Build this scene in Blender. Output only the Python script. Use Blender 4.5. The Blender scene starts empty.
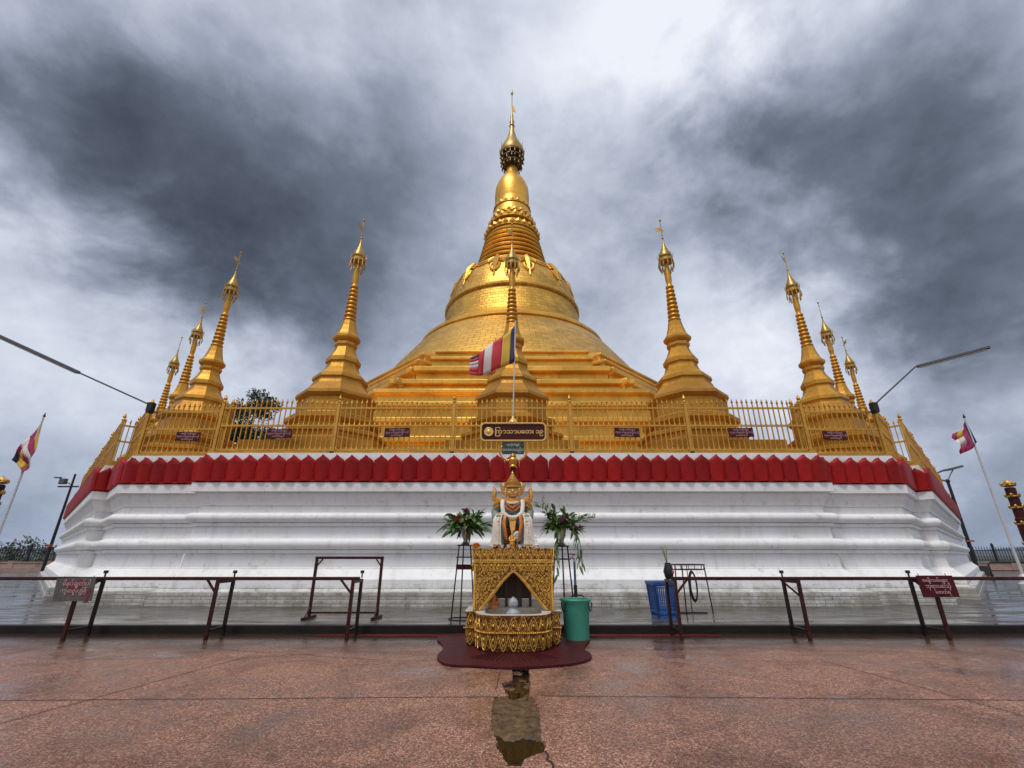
import bpy, bmesh, math, random
from mathutils import Vector, Matrix, noise as mnoise
R = math.radians
sin, cos, pi = math.sin, math.cos, math.pi
scene = bpy.context.scene
COL = scene.collection

# ------------------------------------------------------------------ camera
CAM_Z, PITCH, FPX = 1.3, R(20.8), 450.0
cam = bpy.data.cameras.new("camera")
cam.sensor_fit = 'HORIZONTAL'
cam.sensor_width = 36.0
cam.lens = FPX / 1024 * 36.0
cam.clip_start, cam.clip_end = 0.05, 8000
cam_o = bpy.data.objects.new("camera", cam)
COL.objects.link(cam_o)
cam_o.location = (0, 0, CAM_Z)
cam_o.rotation_euler = (pi / 2 + PITCH, 0, 0)
scene.camera = cam_o


def ray(x, y):
    a, u = (x - 512) / FPX, (384 - y) / FPX
    return Vector((a, cos(PITCH) - u * sin(PITCH), sin(PITCH) + u * cos(PITCH)))


def at(x, y, Y):
    d = ray(x, y)
    return Vector((0, 0, CAM_Z)) + d * (Y / d.y)


def gp(x, y, z=0.0):
    d = ray(x, y)
    return Vector((0, 0, CAM_Z)) + d * ((z - CAM_Z) / d.z)


# ------------------------------------------------------------------ exposure, sun, sky
scene.view_settings.view_transform = 'Standard'
scene.view_settings.look = 'None'
scene.view_settings.gamma = 1
scene.view_settings.exposure = 0.0
SUN_EL, SUN_AZ = R(64), R(-30)           # azimuth measured from behind the camera, towards -X
sun = bpy.data.lights.new("sun", 'SUN')
sun.energy = 1.9
sun.angle = R(14)
sun.color = (1.0, 0.95, 0.87)
sun_o = bpy.data.objects.new("sun", sun)
COL.objects.link(sun_o)
sdir = Vector((sin(SUN_AZ) * cos(SUN_EL), -cos(SUN_AZ) * cos(SUN_EL), sin(SUN_EL)))
sun_o.rotation_euler = (-sdir).to_track_quat('-Z', 'Y').to_euler()

world = bpy.data.worlds.new("World")
scene.world = world
world.use_nodes = True


class NT:
    """small node helper"""
    def __init__(self, tree):
        self.t = tree

    def n(self, typ, **kw):
        nd = self.t.nodes.new(typ)
        for k, v in kw.items():
            setattr(nd, k, v)
        return nd

    def link(self, a, b):
        self.t.links.new(a, b)

    def inp(self, sock, v):
        if hasattr(v, 'is_output') or isinstance(v, bpy.types.NodeSocket):
            self.link(v, sock)
        else:
            sock.default_value = v

    def math(self, op, a, b=0.0, c=0.0, clamp=False):
        nd = self.n('ShaderNodeMath', operation=op, use_clamp=clamp)
        self.inp(nd.inputs[0], a)
        self.inp(nd.inputs[1], b)
        self.inp(nd.inputs[2], c)
        return nd.outputs[0]

    def vmath(self, op, a, b=(0, 0, 0), s=None):
        nd = self.n('ShaderNodeVectorMath', operation=op)
        self.inp(nd.inputs[0], a)
        self.inp(nd.inputs[1], b)
        if s is not None:
            self.inp(nd.inputs['Scale'], s)
        return nd.outputs['Value'] if op in ('DOT_PRODUCT', 'LENGTH') else nd.outputs[0]

    def noise(self, vec, scale, detail=5, rough=.55, dist=0.0):
        nd = self.n('ShaderNodeTexNoise')
        self.inp(nd.inputs['Vector'], vec)
        nd.inputs['Scale'].default_value = scale
        nd.inputs['Detail'].default_value = detail
        nd.inputs['Roughness'].default_value = rough
        nd.inputs['Distortion'].default_value = dist
        return nd

    def ramp(self, fac, stops, interp='LINEAR'):
        nd = self.n('ShaderNodeValToRGB')
        cr = nd.color_ramp
        cr.interpolation = interp
        while len(cr.elements) < len(stops):
            cr.elements.new(0.5)
        for e, (p, c) in zip(cr.elements, stops):
            e.position = p
            e.color = (*c, 1) if len(c) == 3 else c
        self.inp(nd.inputs[0], fac)
        return nd.outputs[0]

    def mix(self, fac, a, b, mode='MIX'):
        nd = self.n('ShaderNodeMix', data_type='RGBA', blend_type=mode)
        self.inp(nd.inputs[0], fac)
        for s, v in ((nd.inputs[6], a), (nd.inputs[7], b)):
            if isinstance(v, tuple) and len(v) == 3:
                v = (*v, 1)
            self.inp(s, v)
        return nd.outputs[2]


def build_sky():
    t = NT(world.node_tree)
    bg = world.node_tree.nodes['Background']
    sky = t.n('ShaderNodeTexSky', sky_type='NISHITA', sun_disc=False)
    sky.sun_elevation = SUN_EL
    sky.sun_rotation = math.atan2(sdir.x, sdir.y)
    N = t.n('ShaderNodeTexCoord').outputs['Generated']
    sep = t.n('ShaderNodeSeparateXYZ')
    t.link(N, sep.inputs[0])
    P = t.vmath('MULTIPLY', N, (1.0, 1.0, 1.35))
    n1 = t.noise(P, 2.6, 7, .55, .25)
    n2 = t.noise(P, 7.5, 6, .58, .35)
    n3 = t.noise(P, 1.1, 4, .5, .2)
    n4 = t.noise(P, 19, 5, .6, .2)
    warp = t.vmath('SCALE', t.vmath('SUBTRACT', n1.outputs['Color'], (.5, .5, .5)), s=0.36)
    warp2 = t.vmath('SCALE', t.vmath('SUBTRACT', n2.outputs['Color'], (.5, .5, .5)), s=0.13)
    W = t.vmath('NORMALIZE', t.vmath('ADD', t.vmath('ADD', N, warp), warp2))
    # cloud masses: (photo direction, angular radius in degrees, weight: + darker, - lighter)
    masses = [((60, 120), 11, .27), ((90, 215), 9, .10), ((180, 185), 12, .27), ((290, 235), 11, .30), ((390, 225), 9, .24), ((320, 320), 8, .20),
              ((240, 265), 7, .14), ((0, 110), 8, .22), ((410, 100), 6, .14), ((430, 180), 5, .10), ((120, 110), 7, .10), ((560, 220), 5, .06),
              ((755, 130), 8, .25), ((850, 205), 10, .28), ((955, 255), 10, .32), ((740, 190), 6, .14), ((1015, 275), 8, .22),
              ((640, 270), 6, .10), ((890, 110), 8, .18), ((1010, 90), 8, .02), ((930, 60), 8, .0), ((630, 140), 5, .05),
              ((25, 510), 7, .16), ((90, 470), 8, .02), ((1000, 490), 8, .16), ((930, 480), 7, .04), ((0, 420), 8, .04), ((60, 400), 6, .0), ((130, 430), 6, -.08), ((900, 430), 6, -.06),
              ((660, 20), 8, -.36), ((560, 90), 8, -.12), ((450, 30), 9, -.08), ((130, 10), 9, -.04), ((20, 30), 8, -.12),
              ((20, 275), 7, -.14), ((110, 335), 8, -.12), ((700, 330), 8, -.18), ((770, 350), 7, -.12), ((275, 378), 6, -.10),
              ((930, 400), 10, .0)]
    acc = None
    for (px, py), ang, wgt in masses:
        d = ray(px, py).normalized()
        k = 1.0 / (1 - cos(R(ang)))
        e = t.math('POWER', 2.71828, t.math('MULTIPLY', t.math('SUBTRACT', t.vmath('DOT_PRODUCT', W, tuple(d)), 1.0), k))
        acc = t.math('MULTIPLY_ADD', e, wgt, acc if acc is not None else 0.29)
    # detail
    dn = t.math('MULTIPLY', t.math('SUBTRACT', n1.outputs['Fac'], .5), .60)
    dn = t.math('ADD', dn, t.math('MULTIPLY', t.math('SUBTRACT', n2.outputs['Fac'], .5), .31))
    dn = t.math('ADD', dn, t.math('MULTIPLY', t.math('SUBTRACT', n3.outputs['Fac'], .5), .20))
    dn = t.math('ADD', dn, t.math('MULTIPLY', t.math('SUBTRACT', n4.outputs['Fac'], .5), .17))
    # thinner, brighter cover behind the viewer
    back = t.math('MULTIPLY', t.math('MAXIMUM', t.math('MULTIPLY', sep.outputs[1], -1.0), 0.0), .22)
    dens = t.math('SUBTRACT', t.math('ADD', acc, dn), back, clamp=True)
    colr = t.ramp(dens, [(0.0, (.88, .91, .99)), (.22, (.61, .66, .77)), (.45, (.335, .378, .475)), (.68, (.155, .183, .240)), (.86, (.086, .104, .140)), (1.0, (.052, .062, .090))])
    # unseen low sky behind the viewer, dimmed to weaken the frontal light
    dim = t.math('MULTIPLY', t.ramp(sep.outputs[2], [(0.0, (1, 1, 1)), (.32, (0, 0, 0))]), t.ramp(t.math('MULTIPLY', sep.outputs[1], -1.0), [(0.0, (0, 0, 0)), (.3, (1, 1, 1))]))
    colr = t.mix(t.math('MULTIPLY', dim, .45), colr, (.10, .11, .13))
    low = t.ramp(sep.outputs[2], [(0.0, (1, 1, 1)), (.22, (0, 0, 0))])
    colr = t.mix(t.math('MULTIPLY', low, .35), colr, t.mix(1.0, colr, (.74, .90, 1.12), 'MULTIPLY'))
    up = t.vmath('SCALE', colr, s=10.0)
    out = t.mix(.97, sky.outputs[0], up)
    t.link(out, bg.inputs[0])
    bg.inputs[1].default_value = 0.1


build_sky()


# ------------------------------------------------------------------ materials
def mat(name, base=(.5, .5, .5), rough=.5, metal=0.0, spec=.5, coat=0.0):
    m = bpy.data.materials.new(name)
    m.use_nodes = True
    b = m.node_tree.nodes['Principled BSDF']
    b.inputs['Base Color'].default_value = (*base, 1)
    b.inputs['Roughness'].default_value = rough
    b.inputs['Metallic'].default_value = metal
    b.inputs['Specular IOR Level'].default_value = spec
    b.inputs['Coat Weight'].default_value = coat
    return m, NT(m.node_tree), b


def worn(name, base, rough=.5, metal=0.0, var=.25, scale=6.0, bump=.15, bscale=60.0, dirt=None, dirt_amt=.5):
    """a painted or metal surface with uneven tone, gloss, specks and fine bumps"""
    m, t, b = mat(name, base, rough, metal)
    P = t.n('ShaderNodeTexCoord').outputs['Object']
    n = t.noise(P, scale, 6, .6)
    lo = tuple(c * (1 - var) for c in base)
    hi = tuple(min(1, c * (1 + var)) for c in base)
    col = t.ramp(n.outputs['Fac'], [(.25, lo), (.75, hi)])
    if dirt:
        n2 = t.noise(P, scale * 2.7, 8, .7)
        col = t.mix(t.math('MULTIPLY', t.ramp(n2.outputs['Fac'], [(.52, (0, 0, 0)), (.68, (1, 1, 1))]), dirt_amt), col, dirt)
    t.link(col, b.inputs['Base Color'])
    t.link(t.math('MULTIPLY_ADD', n.outputs['Fac'], .3, rough - .15), b.inputs['Roughness'])
    if bump:
        nb = t.noise(P, bscale, 4, .6)
        bp = t.n('ShaderNodeBump')
        bp.inputs['Strength'].default_value = bump
        bp.inputs['Distance'].default_value = .02
        t.link(nb.outputs['Fac'], bp.inputs['Height'])
        t.link(bp.outputs[0], b.inputs['Normal'])
    return m


def gold_leaf(name, base, rough, metal, bricks=None, var=.22):
    """gilded masonry: plates in courses round the axis, uneven tone, small dents"""
    m, t, b = mat(name, base, rough, metal)
    P = t.n('ShaderNodeTexCoord').outputs['Object']
    n = t.noise(P, .5, 7, .62)
    lo = tuple(c * (1 - var) for c in base)
    hi = tuple(min(1, c * (1 + var)) for c in base)
    col = t.ramp(n.outputs['Fac'], [(.3, lo), (.7, hi)])
    nf = t.noise(P, 5.0, 6, .65)
    col = t.mix(t.math('MULTIPLY', t.ramp(nf.outputs['Fac'], [(.55, (0, 0, 0)), (.75, (1, 1, 1))]), .4), col, tuple(c * .5 for c in base))
    # rain streaks and rubbed patches in the leaf
    mp = t.n('ShaderNodeMapping')
    mp.inputs['Scale'].default_value = (1.5, 1.5, .16)
    t.link(P, mp.inputs[0])
    ns = t.noise(mp.outputs[0], 1.3, 7, .7)
    col = t.mix(t.math('MULTIPLY', t.ramp(ns.outputs['Fac'], [(.54, (0, 0, 0)), (.72, (1, 1, 1))]), .45), col, (base[0] * .42, base[1] * .34, base[2] * .3))
    t.link(t.math('ADD', t.math('MULTIPLY', ns.outputs['Fac'], .35), rough - .17), b.inputs['Roughness'])
    h = nf.outputs['Fac']
    if bricks:
        s = t.n('ShaderNodeSeparateXYZ')
        t.link(P, s.inputs[0])
        ang = t.math('MULTIPLY', t.math('ARCTAN2', s.outputs[1], s.outputs[0]), bricks[0])
        cv = t.n('ShaderNodeCombineXYZ')
        t.link(ang, cv.inputs[0])
        t.link(s.outputs[2], cv.inputs[1])
        br = t.n('ShaderNodeTexBrick')
        t.link(cv.outputs[0], br.inputs['Vector'])
        br.inputs['Scale'].default_value = 1
        br.inputs['Brick Width'].default_value = bricks[1]
        br.inputs['Row Height'].default_value = bricks[2]
        br.inputs['Mortar Size'].default_value = .018
        br.inputs['Mortar Smooth'].default_value = .4
        br.inputs['Color1'].default_value = (1, 1, 1, 1)
        br.inputs['Color2'].default_value = (.62, .60, .58, 1)
        br.inputs['Mortar'].default_value = (.3, .3, .3, 1)
        col = t.mix(.75, col, br.outputs['Color'], 'MULTIPLY')
        h = t.math('MULTIPLY_ADD', br.outputs['Fac'], -.8, h)
        t.link(t.math('MULTIPLY_ADD', br.outputs['Color'], -.12, rough + .12), b.inputs['Roughness'])
    t.link(col, b.inputs['Base Color'])
    bp = t.n('ShaderNodeBump')
    bp.inputs['Strength'].default_value = .55 if bricks else .35
    bp.inputs['Distance'].default_value = .05
    t.link(h, bp.inputs['Height'])
    t.link(bp.outputs[0], b.inputs['Normal'])
    return m


def whitewash():
    """limewashed plinth: rain streaks, grey scuffs, green-black grime near the ground, brick courses at the foot"""
    m, t, b = mat('whitewash', (.74, .73, .72), .55)
    g = t.n('ShaderNodeNewGeometry')
    P = g.outputs['Position']
    s = t.n('ShaderNodeSeparateXYZ')
    t.link(P, s.inputs[0])
    z = s.outputs[2]
    n = t.noise(P, .55, 6, .6)
    col = t.ramp(n.outputs['Fac'], [(.3, (.745, .73, .72)), (.7, (.83, .825, .825))])
    mp = t.n('ShaderNodeMapping')
    mp.inputs['Scale'].default_value = (2.6, 2.6, .22)
    t.link(P, mp.inputs[0])
    st = t.noise(mp.outputs[0], 1.6, 7, .68)
    col = t.mix(t.math('MULTIPLY', t.ramp(st.outputs['Fac'], [(.50, (0, 0, 0)), (.72, (1, 1, 1))]), .36), col, (.42, .395, .36))
    sp = t.noise(P, 3.2, 8, .72)
    col = t.mix(t.math('MULTIPLY', t.ramp(sp.outputs['Fac'], [(.58, (0, 0, 0)), (.70, (1, 1, 1))]), .55), col, (.30, .28, .25))
    # scattered dark chips
    sc = t.noise(P, 9.0, 4, .6)
    col = t.mix(t.math('MULTIPLY', t.ramp(sc.outputs['Fac'], [(.70, (0, 0, 0)), (.74, (1, 1, 1))]), .7), col, (.12, .11, .10))
    # brick courses show at the foot
    cv = t.n('ShaderNodeCombineXYZ')
    t.link(t.math('ADD', s.outputs[0], s.outputs[1]), cv.inputs[0])
    t.link(z, cv.inputs[1])
    br = t.n('ShaderNodeTexBrick')
    t.link(cv.outputs[0], br.inputs['Vector'])
    br.inputs['Scale'].default_value = 1
    br.inputs['Brick Width'].default_value = .46
    br.inputs['Row Height'].default_value = .085
    br.inputs['Mortar Size'].default_value = .009
    br.inputs['Mortar Smooth'].default_value = .3
    low = t.ramp(t.math('ADD', z, t.math('MULTIPLY', t.math('SUBTRACT', sp.outputs['Fac'], .5), .5)), [(.36, (1, 1, 1)), (.60, (0, 0, 0))])
    patch = t.ramp(n.outputs['Fac'], [(.36, (0, 0, 0)), (.52, (1, 1, 1))])
    lowp = t.math('MULTIPLY', low, patch)
    col = t.mix(t.math('MULTIPLY', t.math('MULTIPLY', br.outputs['Fac'], low), .95), col, (.075, .065, .05))
    gr = t.noise(P, 2.1, 8, .75)
    grime = t.math('MULTIPLY', t.ramp(gr.outputs['Fac'], [(.36, (0, 0, 0)), (.58, (1, 1, 1))]), low)
    col = t.mix(t.math('MULTIPLY', grime, .72), col, (.125, .108, .075))
    col = t.mix(t.math('MULTIPLY', lowp, .55), col, (.27, .24, .19))
    t.link(col, b.inputs['Base Color'])
    t.link(t.math('MULTIPLY_ADD', low, -.22, .52), b.inputs['Roughness'])
    bp = t.n('ShaderNodeBump')
    bp.inputs['Strength'].default_value = .5
    bp.inputs['Distance'].default_value = .03
    hh = t.math('ADD', sp.outputs['Fac'], t.math('MULTIPLY', t.math('MULTIPLY', br.outputs['Fac'], low), -.5))
    t.link(hh, bp.inputs['Height'])
    t.link(bp.outputs[0], b.inputs['Normal'])
    return m


def pebble_paving():
    """pink washed-aggregate paving, wet in patches"""
    m, t, b = mat('pebble_paving', (.3, .15, .12), .4, 0.0, .4)
    P = t.n('ShaderNodeNewGeometry').outputs['Position']
    v = t.n('ShaderNodeTexVoronoi')
    v.inputs['Scale'].default_value = 92
    t.link(P, v.inputs['Vector'])
    sepc = t.n('ShaderNodeSeparateColor')
    t.link(v.outputs['Color'], sepc.inputs[0])
    col = t.ramp(sepc.outputs[0], [(0, (.030, .014, .010)), (.22, (.095, .036, .023)), (.5, (.245, .088, .046)), (.78, (.43, .195, .110)), (1, (.74, .48, .36))])
    v2 = t.n('ShaderNodeTexVoronoi')
    v2.inputs['Scale'].default_value = 150
    t.link(P, v2.inputs['Vector'])
    s2 = t.n('ShaderNodeSeparateColor')
    t.link(v2.outputs['Color'], s2.inputs[0])
    col = t.mix(.35, col, t.ramp(s2.outputs[0], [(0, (.05, .03, .025)), (1, (.56, .31, .23))]))
    big = t.noise(P, .38, 6, .62, .3)
    fine = t.noise(P, 2.3, 7, .68)
    wet = t.ramp(t.math('ADD', t.math('MULTIPLY', big.outputs['Fac'], .6), t.math('MULTIPLY', fine.outputs['Fac'], .4)), [(.40, (1, 1, 1)), (.54, (0, 0, 0))])
    sy = t.n('ShaderNodeSeparateXYZ')
    t.link(P, sy.inputs[0])
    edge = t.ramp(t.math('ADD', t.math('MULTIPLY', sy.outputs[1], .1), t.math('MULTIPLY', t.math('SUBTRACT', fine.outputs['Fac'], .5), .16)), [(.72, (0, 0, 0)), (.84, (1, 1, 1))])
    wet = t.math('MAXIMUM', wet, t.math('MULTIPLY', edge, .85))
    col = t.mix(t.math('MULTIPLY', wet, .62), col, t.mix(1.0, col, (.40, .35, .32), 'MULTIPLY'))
    st = t.noise(P, .9, 8, .7, .8)
    col = t.mix(t.math('MULTIPLY', t.ramp(st.outputs['Fac'], [(.50, (0, 0, 0)), (.70, (1, 1, 1))]), .62), col, (.040, .022, .016))
    mk = t.n('ShaderNodeMapping')
    mk.inputs['Scale'].default_value = (.5, 1.7, 1)
    t.link(P, mk.inputs[0])
    sk = t.noise(mk.outputs[0], 1.5, 8, .72, .4)
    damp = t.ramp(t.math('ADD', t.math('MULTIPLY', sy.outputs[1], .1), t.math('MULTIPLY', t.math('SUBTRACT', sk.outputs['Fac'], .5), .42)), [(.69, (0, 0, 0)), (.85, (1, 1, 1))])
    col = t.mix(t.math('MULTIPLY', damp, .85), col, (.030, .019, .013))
    t.link(col, b.inputs['Base Color'])
    t.link(t.math('MULTIPLY_ADD', wet, -.42, .54), b.inputs['Roughness'])
    bp = t.n('ShaderNodeBump')
    bp.inputs['Distance'].default_value = .004
    t.link(t.math('MULTIPLY_ADD', wet, -.42, .5), bp.inputs['Strength'])
    t.link(v.outputs['Distance'], bp.inputs['Height'])
    t.link(bp.outputs[0], b.inputs['Normal'])
    return m


def wet_tiles():
    """grey tiles under a film of rain water"""
    m, t, b = mat('wet_tiles', (.2, .2, .2), .15)
    P = t.n('ShaderNodeNewGeometry').outputs['Position']
    br = t.n('ShaderNodeTexBrick')
    br.offset = 0
    t.link(P, br.inputs['Vector'])
    br.inputs['Scale'].default_value = 1
    br.inputs['Brick Width'].default_value = .6
    br.inputs['Row Height'].default_value = .6
    br.inputs['Mortar Size'].default_value = .012
    br.inputs['Color1'].default_value = (.115, .105, .095, 1)
    br.inputs['Color2'].default_value = (.08, .074, .067, 1)
    br.inputs['Mortar'].default_value = (.04, .036, .03, 1)
    n = t.noise(P, 1.1, 8, .66, .4)
    mp = t.n('ShaderNodeMapping')
    mp.inputs['Scale'].default_value = (.35, 1.6, 1)
    t.link(P, mp.inputs[0])
    n2 = t.noise(mp.outputs[0], 1.8, 6, .65)
    col = t.mix(t.math('MULTIPLY', t.ramp(n.outputs['Fac'], [(.42, (0, 0, 0)), (.60, (1, 1, 1))]), .85), br.outputs['Color'], (.040, .030, .019))
    t.link(col, b.inputs['Base Color'])
    t.link(t.ramp(n2.outputs['Fac'], [(.40, (.05, .05, .05)), (.62, (.50, .50, .50))]), b.inputs['Roughness'])
    bp = t.n('ShaderNodeBump')
    bp.inputs['Strength'].default_value = .22
    bp.inputs['Distance'].default_value = .012
    t.link(n2.outputs['Fac'], bp.inputs['Height'])
    t.link(bp.outputs[0], b.inputs['Normal'])
    return m


M = {}
M['stupa_gold'] = gold_leaf('gilded_bell_plates', (.80, .455, .088), .38, .90, (7.0, .52, .30))
M['stupa_gold_plain'] = gold_leaf('gilded_mouldings', (.74, .40, .068), .40, .90)
M['stupa_gold_tier'] = gold_leaf('gilded_terraces', (.72, .39, .070), .44, .80, None, .28)
M['small_gold'] = gold_leaf('ochre_gold_paint', (.53, .265, .036), .48, .72, None, .2)
M['small_gold_base'] = gold_leaf('ochre_gold_base_shaded', (.47, .225, .030), .5, .62, None, .25)  # darker copy of the ochre gold: shade behind the railing put into the colour
M['filigree'] = worn('dull_brass', (.40, .25, .07), .4, .8, .4, 9, .2, 40)
M['dark_brass'] = worn('tarnished_brass', (.20, .13, .06), .45, .7, .4, 9, .2, 40)
M['fence_gold'] = worn('gold_fence_paint', (.56, .30, .048), .46, .55, .3, 3, .1, 40, (.22, .11, .03), .35)
M['white'] = whitewash()
M['petal_red'] = worn('red_gloss_paint', (.34, .006, .006), .5, 0, .3, 2.5, .12, 30, (.07, .004, .005), .5)
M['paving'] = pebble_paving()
M['tiles'] = wet_tiles()
M['kerb'] = worn('black_wet_kerb', (.014, .010, .009), .6, 0, .5, 2, .3, 30, (.008, .007, .006), .6)
M['red_line'] = worn('worn_red_paint', (.12, .008, .012), .55, 0, .4, 3, .2, 40, (.03, .012, .01), .8)
M['mat_red'] = worn('wine_red_mat', (.055, .004, .008), .5, 0, .35, 5, .4, 70, (.02, .004, .005), .6)
M['rail_red'] = worn('maroon_rail_paint', (.042, .009, .008), .42, .1, .5, 7, .3, 60, (.085, .034, .012), .7)
M['rail_dark'] = worn('dark_rail_paint', (.022, .009, .008), .42, .1, .4, 5, .2, 50)
M['black'] = worn('black_iron', (.018, .018, .02), .5, .3, .3, 8, .1, 50)
M['grey_metal'] = worn('grey_galvanised', (.16, .17, .18), .42, .7, .25, 8, .1, 50)
M['lamp_grey'] = worn('lamp_housing', (.10, .105, .11), .45, .4, .2, 8, .05, 50)
M['lamp_tube'] = worn('unlit_lamp_diffuser', (.42, .42, .40), .35, 0, .15, 8, 0)
M['sign_maroon'] = worn('maroon_sign', (.060, .006, .009), .55, 0, .25, 6, .05, 50, (.05, .01, .01), .4)
M['sign_brown'] = worn('dark_red_signboard', (.050, .006, .007), .5, 0, .25, 6, .05, 50)
M['sign_grey'] = worn('weathered_grey_sign', (.085, .08, .075), .5, 0, .35, 7, .1, 50, (.03, .028, .025), .6)
M['sign_green'] = worn('dark_green_sign', (.010, .045, .03), .4, 0, .25, 6, .05, 50)
M['letter_white'] = worn('pale_lettering', (.68, .62, .62), .5, 0, .15, 8, 0)
M['letter_gold'] = worn('gold_lettering', (.72, .46, .14), .38, .3, .2, 8, 0)
M['letter_pink'] = worn('faded_pink_lettering', (.52, .30, .32), .5, 0, .2, 8, 0)
M['letter_red'] = worn('faded_red_lettering', (.13, .022, .026), .5, 0, .3, 8, 0)
M['carve'] = worn('carved_gilding', (.74, .42, .075), .34, .55, .35, 11, .55, 45, (.16, .06, .012), .6)
M['carve_deep'] = worn('recessed_gilding', (.46, .225, .038), .42, .45, .5, 16, 1.0, 38, (.05, .015, .008), .6)
M['cream'] = worn('cream_tile', (.55, .50, .42), .35, 0, .2, 8, .1, 50, (.25, .2, .14), .4)
M['dark_wood'] = worn('dark_interior_wood', (.06, .028, .012), .5, 0, .4, 6, .2, 50)
M['stat_gold'] = worn('statue_gilding', (.66, .34, .07), .3, .6, .25, 18, .25, 90, (.25, .10, .03), .4)
M['stat_skin'] = worn('statue_face_gold', (.72, .42, .15), .35, .35, .15, 14, .08, 90)
M['stat_blue'] = worn('statue_teal_robe', (.15, .25, .25), .4, .1, .35, 20, .4, 70, (.58, .42, .20), .9)
M['stat_white'] = worn('statue_white_sash', (.66, .60, .50), .45, 0, .2, 20, .3, 80, (.32, .24, .14), .5)
M['stat_orange'] = worn('statue_orange_trim', (.52, .17, .035), .4, .2, .3, 18, .3, 80)
M['stat_dark'] = worn('painted_black_detail', (.02, .015, .012), .4, 0, .2, 12, 0)
M['stat_red'] = worn('painted_red_detail', (.28, .03, .02), .4, 0, .2, 12, 0)
M['porcelain'] = worn('white_porcelain', (.72, .71, .68), .25, 0, .1, 12, 0)
M['stone_grey'] = worn('grey_wet_stone', (.27, .29, .31), .35, 0, .3, 16, .3, 70)
M['brown_wood'] = worn('brown_carved_wood', (.14, .055, .02), .5, 0, .35, 16, .3, 70)
M['steel'] = worn('steel_vase', (.52, .52, .52), .28, .9, .15, 8, .05, 50)
M['marigold'] = worn('marigold_orange', (.80, .27, .02), .6, 0, .25, 30, .5, 120)
M['petal_pink'] = worn('magenta_flower', (.36, .06, .18), .6, 0, .35, 30, .4, 120)
M['petal_white'] = worn('white_flower', (.65, .6, .55), .6, 0, .2, 30, .4, 120)
M['petal_orange'] = worn('orange_red_flower', (.50, .10, .03), .6, 0, .3, 30, .4, 120)
M['leaf'] = worn('glossy_leaf', (.075, .15, .040), .38, 0, .5, 9, .1, 60)
M['leaf_pale'] = worn('pale_leaf', (.17, .24, .085), .45, 0, .4, 9, .1, 60)
M['tree_leaf'] = worn('tree_leaf', (.030, .050, .020), .55, 0, .55, .8, 0)
M['bark'] = worn('bark', (.06, .045, .03), .8, 0, .4, 3, .4, 20)
M['bin_green'] = worn('green_plastic', (.085, .45, .32), .38, 0, .12, 4, .05, 50, (.03, .12, .09), .3)
def piece_variation(m, lo, hi):
    t = NT(m.node_tree)
    b = m.node_tree.nodes['Principled BSDF']
    old = b.inputs['Base Color'].links[0].from_socket
    rnd = t.n('ShaderNodeObjectInfo').outputs['Random']
    t.link(t.mix(1.0, old, t.ramp(rnd, [(0, lo), (1, hi)]), 'MULTIPLY'), b.inputs['Base Color'])


piece_variation(M['petal_red'], (.74, .7, .7), (1.1, 1.15, 1.15))


def filigree_bump_shade(m, scale):
    t = NT(m.node_tree)
    b = m.node_tree.nodes['Principled BSDF']
    P = t.n('ShaderNodeTexCoord').outputs['Object']
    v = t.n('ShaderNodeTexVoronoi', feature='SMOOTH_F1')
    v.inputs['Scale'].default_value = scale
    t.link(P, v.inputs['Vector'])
    bp = t.n('ShaderNodeBump', invert=True)
    bp.inputs['Strength'].default_value = 1.0
    bp.inputs['Distance'].default_value = .02
    t.link(v.outputs['Distance'], bp.inputs['Height'])
    t.link(bp.outputs[0], b.inputs['Normal'])
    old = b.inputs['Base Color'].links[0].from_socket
    t.link(t.mix(t.ramp(v.outputs['Distance'], [(.25, (0, 0, 0)), (.55, (1, 1, 1))]), old, (.16, .058, .014)), b.inputs['Base Color'])  # recess shading put into the base colour, following the bump


filigree_bump_shade(M['carve_deep'], 30)
for k_ in ('petal_red', 'sign_maroon', 'sign_brown', 'rail_red', 'rail_dark', 'kerb', 'mat_red', 'red_line'):
    M[k_].node_tree.nodes['Principled BSDF'].inputs['Specular IOR Level'].default_value = .22
M['bin_green'].node_tree.nodes['Principled BSDF'].inputs['Transmission Weight'].default_value = .45
M['water_green'] = worn('murky_water', (.02, .05, .035), .06, 0, .2, 4, .02, 6)
M['blue_plastic'] = worn('blue_plastic', (.018, .085, .30), .38, 0, .2, 6, .05, 50, (.02, .05, .14), .4)
M['pipe_blue'] = worn('blue_pipe', (.03, .12, .28), .4, 0, .2, 6, 0)
M['tap_red'] = worn('tap_red', (.35, .05, .03), .4, 0, .2, 6, 0)
M['flag_red'] = worn('flag_red', (.52, .035, .045), .7, 0, .2, 3, .15, 200)
M['flag_white'] = worn('flag_white', (.68, .62, .60), .7, 0, .12, 3, .15, 200)
M['flag_yellow'] = worn('flag_yellow', (.62, .38, .04), .7, 0, .2, 3, .15, 200)
M['flag_blue'] = worn('flag_blue', (.02, .022, .09), .7, 0, .2, 3, .15, 200)
M['flag_pink'] = worn('flag_pink_orange', (.56, .10, .085), .7, 0, .2, 3, .15, 200)
M['flag_magenta'] = worn('flag_crimson', (.34, .02, .09), .7, 0, .2, 3, .15, 200)
M['pole_white'] = worn('white_pole_paint', (.52, .52, .53), .4, .1, .15, 5, 0)
M['pink_wall'] = worn('faded_pink_wall', (.34, .22, .18), .6, 0, .3, 1.2, .2, 20, (.10, .08, .07), .6)
M['soil'] = worn('wet_soil', (.115, .066, .026), .4, 0, .8, 10, 1.0, 34, (.014, .009, .006), .95)
M['puddle'] = worn('dark_puddle', (.006, .005, .004), .05, 0, .5, 3, .06, 10)
M['puddle'].node_tree.nodes['Principled BSDF'].inputs['Specular IOR Level'].default_value = .2
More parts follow.
